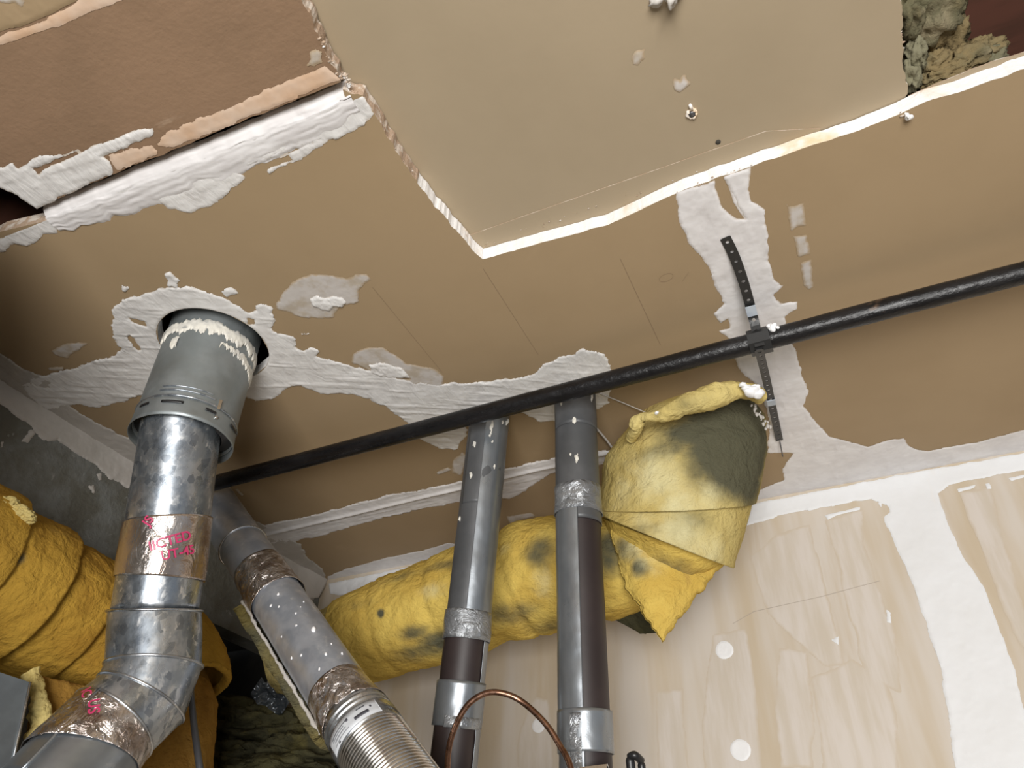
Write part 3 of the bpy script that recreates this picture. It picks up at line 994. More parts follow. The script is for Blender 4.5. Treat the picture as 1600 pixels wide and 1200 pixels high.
for i, (p, r) in enumerate([((1132, 1016), 13.5), ((1157, 1172), 14.5), ((842, 1133), 11)]):
    c = at(p, y=WK)
    w = r * 1.0 * (proj_d := float(np.linalg.norm(c - CAM))) / FPX * .93
    patch('filler_dot', 'wall', WK - .0006, [[(c[0] + w * math.cos(a), c[2] + w * math.sin(a)) for a in np.linspace(0, 2 * PI, 24, endpoint=False)]],
          M['spackle_dot'], wall_back, th=.0012, rag=.001, res=.0014, seed=80 + i, world=True)
patch('joint_compound', 'wall', WK - .0004, [[(1289, 806), (1296, 804), (1345, 791), (1344, 797), (1305, 806), (1294, 812)], [(1372, 786), (1378, 784), (1377, 792)],
      [(1496, 764), (1524, 758), (1522, 762), (1498, 769)], [(1540, 756), (1546, 755), (1549, 764), (1542, 764)], [(1575, 747), (1600, 742), (1600, 746), (1580, 752)],
      [(1385, 952), (1392, 958), (1392, 974), (1386, 972)], [(1299, 1000), (1311, 994), (1310, 1008)]], M['mud_wall'], wall_back, th=.0014, rag=.0015, res=.0018, seed=90)
ac = Acc()
for (a, b) in (((1145, 975), (1178, 956)), ((1178, 956), (1282, 933)), ((1282, 933), (1375, 908))):
    a = at(a, y=WK - .0005); b = at(b, y=WK - .0005)
    ac.add([a, b, b + np.array([0, 0, .0014]), a + np.array([0, 0, .0014])], [(0, 1, 2, 3)])
M['pencil2'] = MAT('faint_pencil_on_wall', (.42, .36, .30), rough=.8)
ac.build('pencil_mark', M['pencil2'], wall_back)

# ---- left wall, open low down next to the far corner
wall_left = thing('wall_left', (LEFT_X, 0, 0), kind='structure')
OPY, OPZ = 1.235, -.262
ac = Acc()
ac.box((LEFT_X - .03, (-2.6 + OPY) / 2, -1.25), (.03, (OPY + 2.6) / 2, 1.25))
ac.box((LEFT_X - .03, (OPY + WALL_Y + .012) / 2, OPZ / 2), (.03, (WALL_Y + .012 - OPY) / 2, -OPZ / 2))
ac.build('plaster_panel', M['left'], wall_left, smooth=False)
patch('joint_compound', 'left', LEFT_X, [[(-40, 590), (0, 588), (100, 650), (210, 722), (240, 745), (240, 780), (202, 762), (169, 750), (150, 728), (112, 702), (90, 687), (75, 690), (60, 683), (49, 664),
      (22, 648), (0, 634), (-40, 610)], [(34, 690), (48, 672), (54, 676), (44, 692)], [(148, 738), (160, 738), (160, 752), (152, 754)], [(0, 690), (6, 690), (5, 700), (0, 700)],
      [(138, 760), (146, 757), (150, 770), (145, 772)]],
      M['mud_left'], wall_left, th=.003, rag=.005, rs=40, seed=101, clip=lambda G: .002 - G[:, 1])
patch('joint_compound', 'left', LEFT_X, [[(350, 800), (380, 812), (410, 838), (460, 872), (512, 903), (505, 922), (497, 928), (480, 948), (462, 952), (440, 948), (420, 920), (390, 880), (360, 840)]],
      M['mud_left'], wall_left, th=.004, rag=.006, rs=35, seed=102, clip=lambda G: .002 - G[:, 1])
# loose corner of tape curling off
P0, P1, P2, P3 = at((462, 880), x=LEFT_X + .003), at((517, 902), x=LEFT_X + .018), at((498, 934), x=LEFT_X + .014), at((462, 940), x=LEFT_X + .003)
rows = []
for i in range(12):
    for j in range(12):
        u, v = i / 11, j / 11
        p = (P0 * (1 - u) + P1 * u) * (1 - v) + (P3 * (1 - u) + P2 * u) * v
        rows.append(p + np.array([.006, -.003, 0]) * math.sin(u * PI) * (1 - v * .5))
o = meshobj('loose_tape', rows, grid_faces(12, 12), M['mud_left'], wall_left, attrs={'cover': np.ones(144)})
md = o.modifiers.new('s', 'SOLIDIFY'); md.thickness = .0012
# cavity behind the opening
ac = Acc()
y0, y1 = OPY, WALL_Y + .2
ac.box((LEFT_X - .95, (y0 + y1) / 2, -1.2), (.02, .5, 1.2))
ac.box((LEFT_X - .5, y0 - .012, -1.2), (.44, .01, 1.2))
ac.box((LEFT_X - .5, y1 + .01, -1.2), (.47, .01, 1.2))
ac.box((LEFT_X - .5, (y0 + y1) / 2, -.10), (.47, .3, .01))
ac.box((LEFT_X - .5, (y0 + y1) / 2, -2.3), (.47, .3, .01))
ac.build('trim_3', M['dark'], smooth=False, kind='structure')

# added box just outside the frame, there to shade the upper-left corner
ac = Acc()
ac.box((LEFT_X + .26, -.12, -1.32), (.26, .36, 1.18))
ac.build('left_shade_box', M['left'], smooth=False, kind='structure')

# ---- floor
ac = Acc()
ac.box((.8, -.8, -2.52), (3.2, 2.6, .02))
ac.build('floor', M['floor'], smooth=False, kind='structure')


# ================================================================== FLUE
f0 = np.array([HC[0], HC[1], .20])
f1 = at((283, 690), d=1.262)
flue = thing('flue_pipe', (HC[0], HC[1], 0), 'large galvanised flue pipe rising through the ragged round ceiling hole', 'pipe')
axA = f1 - f0
RU, RL = .0835, .0655
V, F = cylsec(f0, f1 - nrm(axA) * .012, RU, RU, nlen=20, nseg=96, disp=lambda P: .0006 * fbm(P, 12, 2, 3), thick=.0012)
up = meshobj('upper_section', V, F, M['flue_upper'], flue)
# flared skirt at its lower end
V, F = cylsec(f1 - nrm(axA) * .040, f1, RU + .0012, RU + .0035, nlen=6, nseg=96, disp=lambda P: .0008 * fbm(P, 25, 2, 5), thick=.0014)
meshobj('skirt', V, F, M['flue_upper'], flue)
V, F = ringbead(f1 - nrm(axA) * .040, axA, RU + .001, .0022, nseg=96)
meshobj('seam_bead', V, F, M['flue_lower'], up)
V, F = ringbead(f1 - nrm(axA) * .052, axA, RU + .0004, .0018, nseg=40, t0=-42, t1=22)
meshobj('pressed_rib', V, F, M['flue_lower'], up)
V, F = ringbead(f1 - nrm(axA) * .060, axA, RU + .0004, .0014, nseg=40, t0=-40, t1=18)
meshobj('pressed_rib', V, F, M['flue_lower'], up)
e0, e1 = frame(f1, axA)
an = nrm(axA)
# lock slots
for (t0_, t1_) in ((-64, -50), (-34, -10), (14, 27), (52, 70)):
    V, F = cylsec(f1 - an * .0285, f1 - an * .0235, RU + .0038, RU + .0042, t0=t0_, t1=t1_, nseg=10, nlen=2, thick=.0010)
    meshobj('lock_slot', V, F, M['black'], flue)
# paint lip and spring clip
th = math.radians(28)
cpos = f1 - an * .045 + (RU + .003) * (math.cos(th) * e0 + math.sin(th) * e1)
ac = Acc()
ac.box(cpos, (.0025, .0018, .010), [e1, e0, an])
ac.build('clip', M['chrome'], flue, smooth=False)
ac = Acc()
ac.blob(cpos + an * .026, .0042, 2, .2, 3)
ac.build('rivet', M['chrome'], flue)

# dried compound band smeared round the flue below the hole
def band_mesh(c0, axis, r, h0f, h1f, t0, t1, lift, mat, parent, name, seed):
    """band between two ragged heights, measured down the axis"""
    axis = nrm(axis)
    e0, e1 = frame(c0, axis)
    n, k = 260, 14
    th = np.radians(np.linspace(t0, t1, n))
    S = np.stack([np.cos(th) * 3, np.sin(th) * 3, th * 0 + seed], 1)
    a0 = h0f + .006 * fbm(S, 3.1, 4, seed, .6)
    a1 = h1f + .010 * fbm(S + 9, 3.1, 4, seed + 3, .65)
    if callable(lift): lf = lift
    rows = []
    for i in range(n):
        for j in range(k):
            s = j / (k - 1)
            hgt = a0[i] * (1 - s) + max(a1[i], a0[i] + .0005) * s
            l = lift * min(1, 4 * s * (1 - s) * 1.6) + .0004
            rows.append(c0 + axis * hgt + (r + l) * (math.cos(th[i]) * e0 + math.sin(th[i]) * e1))
    V = np.array(rows)
    V += (.0007 * fbm(V, 120, 2, seed))[:, None] * nrm(e0)
    return meshobj(name, V, grid_faces(n, k), mat, parent, attrs={'cover': np.ones(len(V))})


cz = f0 + an * ((0.0 + .2) / abs(an[2]))
M['mud_flue'] = MAT('cream_dried_compound', (.74, .71, .63), (.60, .58, .53), (40, .4, .6), c3=(.36, .36, .34), n3=(45, .60, .70), rough=.6, bump=(70, (1, 1, .5), .003, .6))
band_mesh(cz - an * .006, axA, RU, .008, .034, -100, 128, .0028, M['mud_flue'], up, 'compound_smear', 4)
band_mesh(cz + an * .034, axA, RU, .006, .020, 8, 60, .0022, M['mud_flue'], up, 'compound_smear', 8)
band_mesh(cz + an * .036, axA, RU, .004, .030, 60, 105, .0018, M['mud_flue'], up, 'compound_smear', 9)
band_mesh(cz + an * .036, axA, RU, .004, .022, -52, -42, .0018, M['mud_flue'], up, 'compound_smear', 12)

# lower section
g0 = f1 - an * .06
g0b = at((282, 690), d=1.262)
g1 = at((243, 955), d=1.165)
gax = g1 - at((279, 700), d=1.255)
g0 = g1 - nrm(gax) * (np.linalg.norm(gax) + .06)
V, F = cylsec(g0, g1, RL, RL, nlen=30, nseg=96, disp=lambda P: .0008 * fbm(P, 12, 2, 6), thick=.0012)
low = meshobj('lower_section', V, F, M['flue_lower'], flue)
ga = nrm(gax)
lg = np.linalg.norm(gax)
# shoulder closing the wide section around the narrow one
V, F = cylsec(f1 - an * .020, f1 - an * .012, RU - .001, RL - .001, nlen=6, nseg=72)
meshobj('reducer_shoulder', V, F, M['black'], flue)

def along(px_y):
    """distance down the lower axis at which its centre shows at that image row"""
    best = None
    for s in np.linspace(0, 1.1, 221):
        p = g1 - ga * lg * (1 - s)
        c = RM.T @ (p - CAM)
        yy = 600 - FPX * c[1] / -c[2]
        if best is None or abs(yy - px_y) < best[0]: best = (abs(yy - px_y), p)
    return best[1]


ta, tb = along(812), along(905)
crk = lambda P: .0012 * fbm(P * np.array([1, 1, .35]), 26, 3, 8) + .0010
V, F = cylsec(ta, tb, RL + .0022, RL + .0028, nlen=30, nseg=120, disp=crk, n0=nrm(ga + .10 * e1), n1=nrm(ga - .05 * e1), thick=.0008)
tp = meshobj('foil_tape', V, F, M['foil'], flue, label='clear foil tape with magenta print')
tc_ = (ta + tb) / 2
text_on('IICTED', tc_, ga, RL + .0045, 6, .006, .021, math.radians(20), 'print', M['pink'], tp)
text_on('UT-45', tc_, ga, RL + .0045, 18, -.012, .020, math.radians(16), 'print', M['pink'], tp)
text_on('JS', tc_, ga, RL + .0045, -24, .036, .020, math.radians(60), 'print', M['pink'], tp)
# elbow: gores cut on mitred planes
q = [g1, at((241, 1040), d=1.125), at((220, 1092), d=1.095), at((176, 1132), d=1.055)]
qe = at((60, 1262), d=.94)
dirs = [ga, nrm(q[1] - q[0]), nrm(q[2] - q[1]), nrm(q[3] - q[2]), nrm(qe - q[3])]
RE = RL + .0035
planes = [dirs[0], nrm(dirs[1] + dirs[2]), nrm(dirs[2] + dirs[3]), nrm(dirs[3] + dirs[4])]
elb = None
for i in range(3):
    V, F = cylsec(q[i], q[i + 1], RE, RE, n0=planes[i], n1=planes[i + 1], nlen=10, nseg=96, disp=lambda P: .0004 * fbm(P, 20, 2, 6))
    o = meshobj('elbow_gore', V, F, M['flue_lower'], flue)
    V, F = ringbead(q[i], dirs[i + 1], RE + .0005, .0024, n=planes[i], nseg=96)
    meshobj('elbow_bead', V, F, M['steel'], o)
V, F = ringbead(q[3], dirs[4], RE + .0005, .0024, n=planes[3], nseg=96)
meshobj('elbow_bead', V, F, M['steel'], o)
RO = RE + .001
V, F = cylsec(q[3], qe, RO, RO, n0=planes[3], nlen=20, nseg=96, thick=.0012)
M['out'] = MAT('smooth_bluish_galvanised', (.34, .375, .41), (.28, .31, .345), (9, .4, .62), c3=(.44, .46, .48), n3=(24, .6, .7), rough=.3, rough2=.42, metal=.85)
out = meshobj('outlet_section', V, F, M['out'], flue)
# longitudinal lock seam
e0o, e1o = frame((q[3] + qe) / 2, qe - q[3])
sg = 1
ths = math.radians(-42)
pA = q[3] + (RO + .0005) * (math.cos(ths) * e0o + math.sin(ths) * e1o)
pB = qe + (RO + .0005) * (math.cos(ths) * e0o + math.sin(ths) * e1o)
V, F = tube(np.linspace(pA, pB, 10), .0028, 8)
meshobj('lock_seam', V, F, M['out'], out)
td = nrm(qe - q[3])
t0_, t1_ = q[3] - td * .040, q[3] + td * .060
V, F = cylsec(q[3] + td * .002, t1_, RO + .0025, RO + .0035, n0=planes[3], nlen=30, nseg=120,
              disp=lambda P: .0024 * fbm(P, 22, 3, 18), n1=nrm(td + .35 * e1o), thick=.0008)
tp2 = meshobj('foil_tape', V, F, M['foil_bright'], flue, label='crinkled foil tape with faded magenta print')
text_on('US', q[3] + td * .028, td, RO + .0058, -28, -.002, .020, math.radians(-50), 'print', M['pink'], tp2, lift=.002)
text_on('IC', q[3] + td * .012, td, RO + .0058, -48, -.002, .018, math.radians(-40), 'print', M['pink'], tp2, lift=.002)

# ================================================================== SECOND, SMALLER DUCT
RS = .050
s0, s1 = at((316, 757), d=1.84), at((566, 1138), d=1.135)
sax = s1 - s0
sn = nrm(sax)
duct = thing('small_metal_duct', tuple(s0), 'thin galvanised duct slanting down from behind the flue, ending in ribbed flex', 'duct')
V, F = cylsec(s0, s1, RS, RS, nlen=30, nseg=72, disp=lambda P: .0006 * fbm(P, 14, 2, 6), thick=.001)
meshobj('duct_section', V, F, M['steel_dark'], duct)


def sal(py):
    best = None
    for s in np.linspace(-.1, 1.3, 500):
        p = s0 + sax * s
        c = RM.T @ (p - CAM)
        yy = 600 - FPX * c[1] / -c[2]
        if best is None or abs(yy - py) < best[0]: best = (abs(yy - py), p)
    return best[1]


V, F = ringbead(sal(855), sax, RS + .001, .0024)
meshobj('seam_bead', V, F, M['steel'], duct)
V, F = cylsec(sal(895), sal(940), RS + .003, RS + .0035, nlen=24, nseg=110, disp=lambda P: .0026 * fbm(P, 24, 3, 31), thick=.0008)
meshobj('foil_tape', V, F, M['foil_bright'], duct)
V, F = cylsec(sal(1080), sal(1122), RS + .003, RS + .0045, nlen=24, nseg=110, disp=lambda P: .0026 * fbm(P, 24, 3, 37), thick=.0008)
meshobj('foil_tape', V, F, M['foil_bright'], duct)
eD0, eD1 = frame((s0 + s1) / 2, sax)
for (py, ang, sz) in ((964, -18, .0022), (958, 6, .0026), (972, -6, .0018), (985, 30, .0016), (992, 14, .002), (1006, 2, .002), (1022, 24, .0045), (1040, -20, .0018), (1046, 40, .0016), (1058, 18, .0028), (1062, 48, .0022),
                      (1002, -34, .0018), (1070, -6, .002), (978, 44, .0018), (1030, -40, .002)):
    ac = Acc()
    ac.blob(sal(py) + RS * (math.cos(math.radians(ang)) * eD0 + math.sin(math.radians(ang)) * eD1), sz, 2, .4, int(py), (1, .6, 1.5))
    ac.build('compound_splash', M['spackle_dot'], duct)
# connector collar and corrugated hose, one surface of revolution
k0 = sal(1120)
r_prof = []
L = 0
for i in range(28):
    r_prof.append((i * .0010, RS + .003))
z_ = .028
for b in range(3):
    for j in range(8):
        r_prof.append((z_ + j * .0009, RS + .0035 + .0022 * math.sin(PI * j / 7)))
    z_ += .0085
KL = z_ + .040
V, F = [], None


def revolve(prof, c, a, nseg=96):
    a = nrm(a)
    e0, e1 = frame(c, a)
    th = np.linspace(0, 2 * PI, nseg, endpoint=False)
    o = np.cos(th)[:, None] * e0 + np.sin(th)[:, None] * e1
    V = np.concatenate([c + a * z + o * r for (z, r) in prof])
    return V, grid_faces(len(prof), nseg, True)


prof = [(0, RS + .002), (.001, RS + .0045), (.010, RS + .0045)]
for b in range(2):
    for j in range(9):
        prof.append((.012 + b * .0095 + j * .0009, RS + .0045 + .0024 * math.sin(PI * j / 8)))
prof += [(.034, RS + .005), (.036, RS + .0075), (.066, RS + .0075), (.068, RS + .005)]
V, F = revolve(prof, k0, sax)
col = meshobj('connector_collar', V, F, M['steel'], duct)
prof = []
zz = .066
for b in range(60):
    for j in range(8):
        prof.append((zz + j * .0062 / 8, RS + .0030 + .0042 * (.5 - .5 * math.cos(2 * PI * j / 8))))
    zz += .0062
V, F = revolve(prof, k0, sax)
meshobj('ribbed_hose', V, F, M['chrome'], duct)
# sticker
V, F = cylsec(k0 + sn * .037, k0 + sn * .065, RS + .0079, RS + .0079, t0=-62, t1=40, nseg=50, nlen=4, thick=.0002)
st = meshobj('sticker', V, F, M['label'], duct)
for (t0_, t1_, a_, b_) in ((-2, 22, .052, .058), (6, 20, .042, .044), (-50, -14, .044, .0455), (-50, -20, .048, .0490), (-46, -18, .0525, .0535), (-50, -14, .058, .0588),
                           (-14, -10, .043, .048), (26, 29, .046, .050), (-40, -36, .060, .063)):
    V, F = cylsec(k0 + sn * a_, k0 + sn * b_, RS + .0082, RS + .0082, t0=t0_, t1=t1_, nseg=12, nlen=2, thick=.0002)
    meshobj('print', V, F, M['ink'], st)

# ================================================================== FIBREGLASS
def stain_attr(V, stains):
    """stains: (pixel, radius in metres, strength, z/y/d of the spot)"""
    out = np.zeros(len(V))
    c = (V - CAM) @ RM
    dep = -c[:, 2]
    px = 800 + FPX * c[:, 0] / dep
    py = 600 - FPX * c[:, 1] / dep
    for (p, r, s) in stains:
        dd = np.hypot(px - p[0], py - p[1])
        near = dd < 14
        if near.any():
            idx = np.where(near)[0]
            i = idx[np.argmin(dep[idx])]
        else:
            i = np.argmin(dd)
        if not isinstance(r, tuple): r = (r, r, r)
        q_ = V[i]
        k = np.sqrt((((V - q_) / np.array(r)) ** 2).sum(1))
        out = np.maximum(out, s * np.clip(1.3 - k, 0, 1))
    return out


def fibdisp(amp, seed, sc=14):
    return lambda P: amp * fbm(P, sc, 4, seed, .5) + amp * .25 * fbm(P, 130, 2, seed + 7)


def fib(name, V, F, mat, parent, dirt=(), pale=(), **kw):
    return meshobj(name, V, F, mat, parent, attrs={'dirt': stain_attr(V, dirt), 'pale': stain_attr(V, pale)}, **kw)


def loft(secs, nper=18, nseg=140, t0=0, t1=360, disp=None, ry=None, lip=0, thick=.012, sag=0):
    """secs: list of (I, O, ryscale): circle with diameter I-O, depth along +Y"""
    full = (t1 - t0) >= 359.9
    th = np.radians(np.linspace(t0, t1, nseg, endpoint=not full))
    rows = []
    S = []
    for k in range(len(secs) - 1):
        for i in range(nper):
            f = i / nper
            S.append(tuple((1 - f) * np.array(secs[k][j], float) + f * np.array(secs[k + 1][j], float) for j in range(4)))
    S.append(tuple(np.array(secs[-1][j], float) for j in range(4)))
    ctrs, outs = [], []
    for (I, O, rs_, Y) in S:
        c = (I + O) / 2
        h = (O - I) / 2
        r = np.linalg.norm(h)
        Y = nrm(Y - (Y @ nrm(h)) * nrm(h))
        P = c + np.cos(th)[:, None] * h - np.sin(th)[:, None] * Y * r * float(rs_)
        rows.append(P)
        ctrs.append(c)
    V = np.array(rows)
    Cc_ = np.array(ctrs)[:, None, :]
    dv = V - Cc_
    dl = np.linalg.norm(dv, axis=2, keepdims=True)
    dirv = dv / np.maximum(dl, 1e-6)
    if disp is not None:
        V = V + disp(V.reshape(-1, 3)).reshape(V.shape[:2])[..., None] * dirv
    if lip:
        # roll the last edge inwards to show the thickness of the blanket
        ax = nrm(Cc_[-1, 0] - Cc_[-2, 0])
        last = V[-1]
        dl_ = dirv[-1]
        ex = [last + ax * lip * .35 - dl_ * lip * .10, last + ax * lip * .45 - dl_ * lip * .5, last + ax * lip * .25 - dl_ * lip * 1.0, last - ax * lip * .6 - dl_ * lip * 1.3]
        V = np.concatenate([V, np.array(ex)])
    F = grid_faces(len(V), V.shape[1], full)
    return V.reshape(-1, 3), F


YE = 1.335
E = lambda p: at(p, y=YE)
yd = thing('insulated_elbow_duct', (-.22, YE, -.12), 'yellow fibreglass-wrapped duct running behind the two taped pipes and elbowing into the ceiling', 'duct')
# horizontal run
hp = [at((1010, 868), y=1.395), at((940, 885), y=1.40), at((850, 897), y=1.41), at((760, 925), y=1.42), at((690, 950), y=1.43), at((620, 975), y=1.44), at((548, 1003), y=1.445)]
HP = spline(hp, 120)
HR = np.interp(np.linspace(0, 1, 120), [0, .16, .35, .5, .7, .85, .95, 1], [.098, .114, .126, .121, .121, .117, .112, .108])


def sleeve(P, R, nseg, disp, lip=.012, lip0=0):
    P = np.array(P)
    T = np.gradient(P, axis=0)
    T /= np.linalg.norm(T, axis=1)[:, None]
    V = []
    u = None
    for i in range(len(P)):
        e0_, e1_ = frame(P[i], T[i])
        if u is None: u = e0_
        u = nrm(u - (u @ T[i]) * T[i])
        w = np.cross(T[i], u)
        th = np.linspace(0, 2 * PI, nseg, endpoint=False)
        o = np.cos(th)[:, None] * u + np.sin(th)[:, None] * w
        V.append((P[i], o, R[i]))
    rows = []
    for (c, o, r) in V:
        p = c + o * r
        rows.append(p + disp(p)[:, None] * o)
    if lip:
        o = V[-1][1]
        for (a_, b_) in ((.30, -.15), (.42, -.5), (.25, -.95), (-.6, -1.25)):
            rows.append(rows[len(P) - 1] + T[-1] * lip * a_ + o * lip * b_)
    if lip0:
        o = V[0][1]
        pre = []
        for (a_, b_) in ((.30, -.15), (.42, -.5), (.25, -.95), (-.6, -1.25)):
            pre.append(rows[0] - T[0] * lip0 * a_ + o * lip0 * b_)
        rows = pre[::-1] + rows
    A_ = np.array(rows)
    return A_.reshape(-1, 3), grid_faces(len(A_), nseg, True)


def hdisp(P):
    a = fibdisp(.0055, 4)(P)
    # pinched creases round the run
    for x0, w, dpt in ((-.655, .010, .006), (-.86, .012, .004), (-1.02, .010, .004), (-.5, .012, .006)):
        a = a - dpt * np.exp(-((P[:, 0] + .25 * (P[:, 2] + .25) - x0) / w) ** 2)
    return a


V, F = sleeve(HP, HR, 190, hdisp, .014)
fib('insulation_wrap', V, F, M['fiber'], yd,
    dirt=[((690, 1010), (.10, .06, .030), .95), ((640, 1000), (.06, .05, .02), .7), ((582, 955), .012, 1.3), ((660, 1030), (.10, .05, .02), .8), ((800, 970), (.08, .05, .03), .7), ((840, 850), (.05, .04, .05), .75),
          ((720, 880), (.03, .03, .05), .5), ((940, 850), (.05, .05, .06), .9), ((880, 990), (.10, .05, .02), .6), ((620, 890), (.09, .05, .02), .55), ((680, 872), (.10, .05, .02), .55), ((560, 930), (.06, .05, .02), .4)],
    pale=[((660, 920), (.05, .04, .03), .6), ((840, 920), (.04, .04, .05), .5), ((780, 850), (.04, .04, .03), .4)])
# short last piece into the left wall
lp = spline([at((575, 990), y=1.45), at((520, 1010), y=1.46), at((455, 1035), y=1.47)], 40)
V, F = sleeve(lp, np.full(40, .098), 120, fibdisp(.005, 14), 0)
fib('end_wrap', V, F, M['fiber_pale'], yd, dirt=[((490, 990), .09, .75), ((470, 1060), .08, .7)])
# elbow blankets, each an overlapping gore
I0, O0 = E((985, 662)), E((1196, 640))
I0 = I0 * np.array([1, 1, 0]) + np.array([0, 0, .004])
O0 = O0 * np.array([1, 1, 0]) + np.array([0, 0, .004])
I1, O1 = E((938, 792)), E((1180, 786))
Im, Om = E((952, 728)), E((1198, 700))
I2, O2 = E((950, 806)), E((1142, 884))
I3, O3 = E((972, 880)), E((1062, 960))
V1, V2 = nrm((I1 + O1) / 2 - CAM), nrm((I2 + O2) / 2 - CAM)
V1 = nrm(V1 + np.array([0, 0, .06]))
V2 = nrm(V2 + np.array([0, 0, .02]))
VY_ = np.array([0, 1.0, 0])
Vm = nrm(VY_ * .45 + V1 * .55)
V, F = loft([(I2 * .9 + I3 * .1, O2 * .93 + I2 * .07, .90, V2), (I3, O3 * .8 + I3 * .2, .45, V2)], 20, 150, disp=fibdisp(.004, 25), lip=.008)
fib('inner_wrap', V, F, M['fiber'], yd, dirt=[((990, 970), .10, .9)])
V, F = loft([(I1, O1 * .975 + I1 * .025, .96, V1), (I2, O2, .98, V2)], 26, 170, disp=fibdisp(.0030, 23), lip=.008)
fib('elbow_blanket', V, F, M['fiber_elbow'], yd,
    dirt=[((1080, 800), (.05, .05, .03), .7), ((1010, 815), (.06, .05, .02), .5), ((1060, 812), .04, .7)], pale=[((1050, 820), .06, .7), ((1120, 850), .05, .6), ((1000, 800), .05, .5), ((1090, 840), .06, .6)])
V, F = loft([(I0, O0, .95, VY_), (Im, Om, 1.0, Vm), (I1, O1, 1.0, V1)], 26, 170, disp=fibdisp(.0040, 21), lip=.008)
fib('elbow_blanket', V, F, M['fiber_elbow'], yd,
    dirt=[((1165, 665), (.13, .12, .08), 1.5), ((1150, 720), (.09, .08, .07), 1.3), ((1090, 665), (.10, .08, .045), 1.1), ((1040, 690), (.07, .06, .03), .8), ((1120, 700), .07, 1.1), ((1185, 750), (.04, .07, .08), 1.3),
          ((1100, 720), .04, .8), ((1040, 680), .05, .6), ((1180, 650), .10, 1.5), ((1190, 700), .08, 1.5)],
    pale=[((1020, 740), .07, .7), ((1060, 780), .06, .7), ((1110, 770), .05, .6), ((985, 720), .05, .5), ((960, 760), .05, .5)])


# pointed flap of blanket hanging below
def flap(name, px, dep, mat, parent, nu=70, nv=70, th=.012, bulge=.02, seed=0, dirt=(), pale=(), nd=.004):
    """px: four rails: corner pixels (a,b,c,d) with depths; edges curved by noise"""
    P = [at(p, d=q_) for p, q_ in zip(px, dep)]
    n = nrm(np.cross(P[1] - P[0], P[3] - P[0]))
    if n @ (CAM - P[0]) < 0: n = -n
    U, W = np.meshgrid(np.linspace(0, 1, nu), np.linspace(0, 1, nv), indexing='ij')
    U, W = U.ravel()[:, None], W.ravel()[:, None]
    Q = (P[0] * (1 - U) + P[1] * U) * (1 - W) + (P[3] * (1 - U) + P[2] * U) * W
    n_ = nrm(CAM - (P[0] + P[2]) / 2)
    Q = Q + n_ * (bulge * np.sin(U * PI) * np.sin(np.clip(W, 0, 1) * PI * .75 + .35))
    Q = Q + n * (nd * fbm(Q, 22, 4, seed))[:, None]
    jit = .004 * np.stack([fbm(Q, 60, 3, seed + 1), fbm(Q, 60, 3, seed + 2), fbm(Q, 60, 3, seed + 3)], 1)
    edge = (np.minimum.reduce([U, 1 - U, W, 1 - W]) < .03).astype(float)
    Q = Q + jit * edge
    # round the rim so the blanket reads as a mat with thickness
    e = np.minimum.reduce([U, 1 - U, W, 1 - W]) / .07
    e = np.clip(e, 0, 1)
    back = Q - n * th
    Q = Q - n * th * .45 * (1 - np.sqrt(1 - (1 - e) ** 2))
    N = len(Q)
    F = grid_faces(nu, nv)
    a = (np.arange(nu) * nv)
    b = a + nv - 1
    c = np.arange(nv)
    d_ = c + (nu - 1) * nv
    sides = []
    for r_ in (a, b, c, d_):
        sides.append(np.stack([r_[:-1], r_[1:], r_[1:] + N, r_[:-1] + N], 1))
    return fib(name, np.concatenate([Q, back]), np.concatenate([F, F[:, ::-1] + N] + sides), mat, parent, dirt=dirt, pale=pale)


flap('hanging_flap', [(950, 800), (1138, 868), (1036, 1000), (976, 912)], [1.46, 1.40, 1.30, 1.38], M['fiber'], yd, seed=41, th=.016, bulge=.034,
     dirt=[((1020, 812), (.05, .04, .03), .6), ((968, 850), .04, .8), ((985, 880), .025, .9)], pale=[((1010, 850), .06, .6), ((990, 840), .04, .7)])
flap('torn_flap', [(955, 965), (990, 948), (1030, 990), (1000, 992)], [1.52, 1.50, 1.46, 1.50], M['fiber_olive'], yd, seed=43, th=.010, bulge=.005, nu=30, nv=30)
# rolled lip against the ceiling
lipP = spline([at((992, 668), d=1.40), at((1004, 652), d=1.385), at((1035, 650), d=1.36), at((1075, 632), d=1.35), at((1120, 618), d=1.35), at((1160, 612), d=1.36), at((1190, 620), d=1.38)], 90)
lr = np.interp(np.linspace(0, 1, 90), [0, .15, .3, .55, .8, 1], [.010, .012, .013, .020, .020, .010])
V, F = sleeve(lipP, lr, 36, fibdisp(.006, 51, 24), 0)
fib('rolled_lip', V, F, M['fiber_pale'], yd, dirt=[((1080, 640), (.05, .05, .02), .4)])
V, F = sleeve(spline([at((1000, 655), d=1.39), at((994, 670), d=1.41), at((985, 684), d=1.44)], 30), np.array([.011] * 30), 30, fibdisp(.003, 53, 24), 0)
fib('rolled_lip', V, F, M['fiber_pale'], yd)
# blobs of sealant
for grp in ([((1166, 606), .007), ((1174, 612), .011), ((1184, 616), .010), ((1180, 606), .008), ((1160, 601), .005)], [((1026, 645), .0035)]):
    ac = Acc()
    for i, (p, s) in enumerate(grp):
        ac.blob(at(p, d=1.325), s, 3, .3, i, (1.2, 1, .8))
    ac.build('sealant_blob', M['spackle_dot'], yd)
ac = Acc()
for i in range(24):
    tt = i / 23
    p = (1176 + 24 * tt + random.uniform(-4, 4), 634 + 34 * tt + random.uniform(-3, 3))
    ac.blob(at(p, d=1.40), random.uniform(.0015, .004), 1, .5, i, (1, .7, 1.6))
ac.build('sealant_smear', M['mud_left'], yd, kind='stuff')

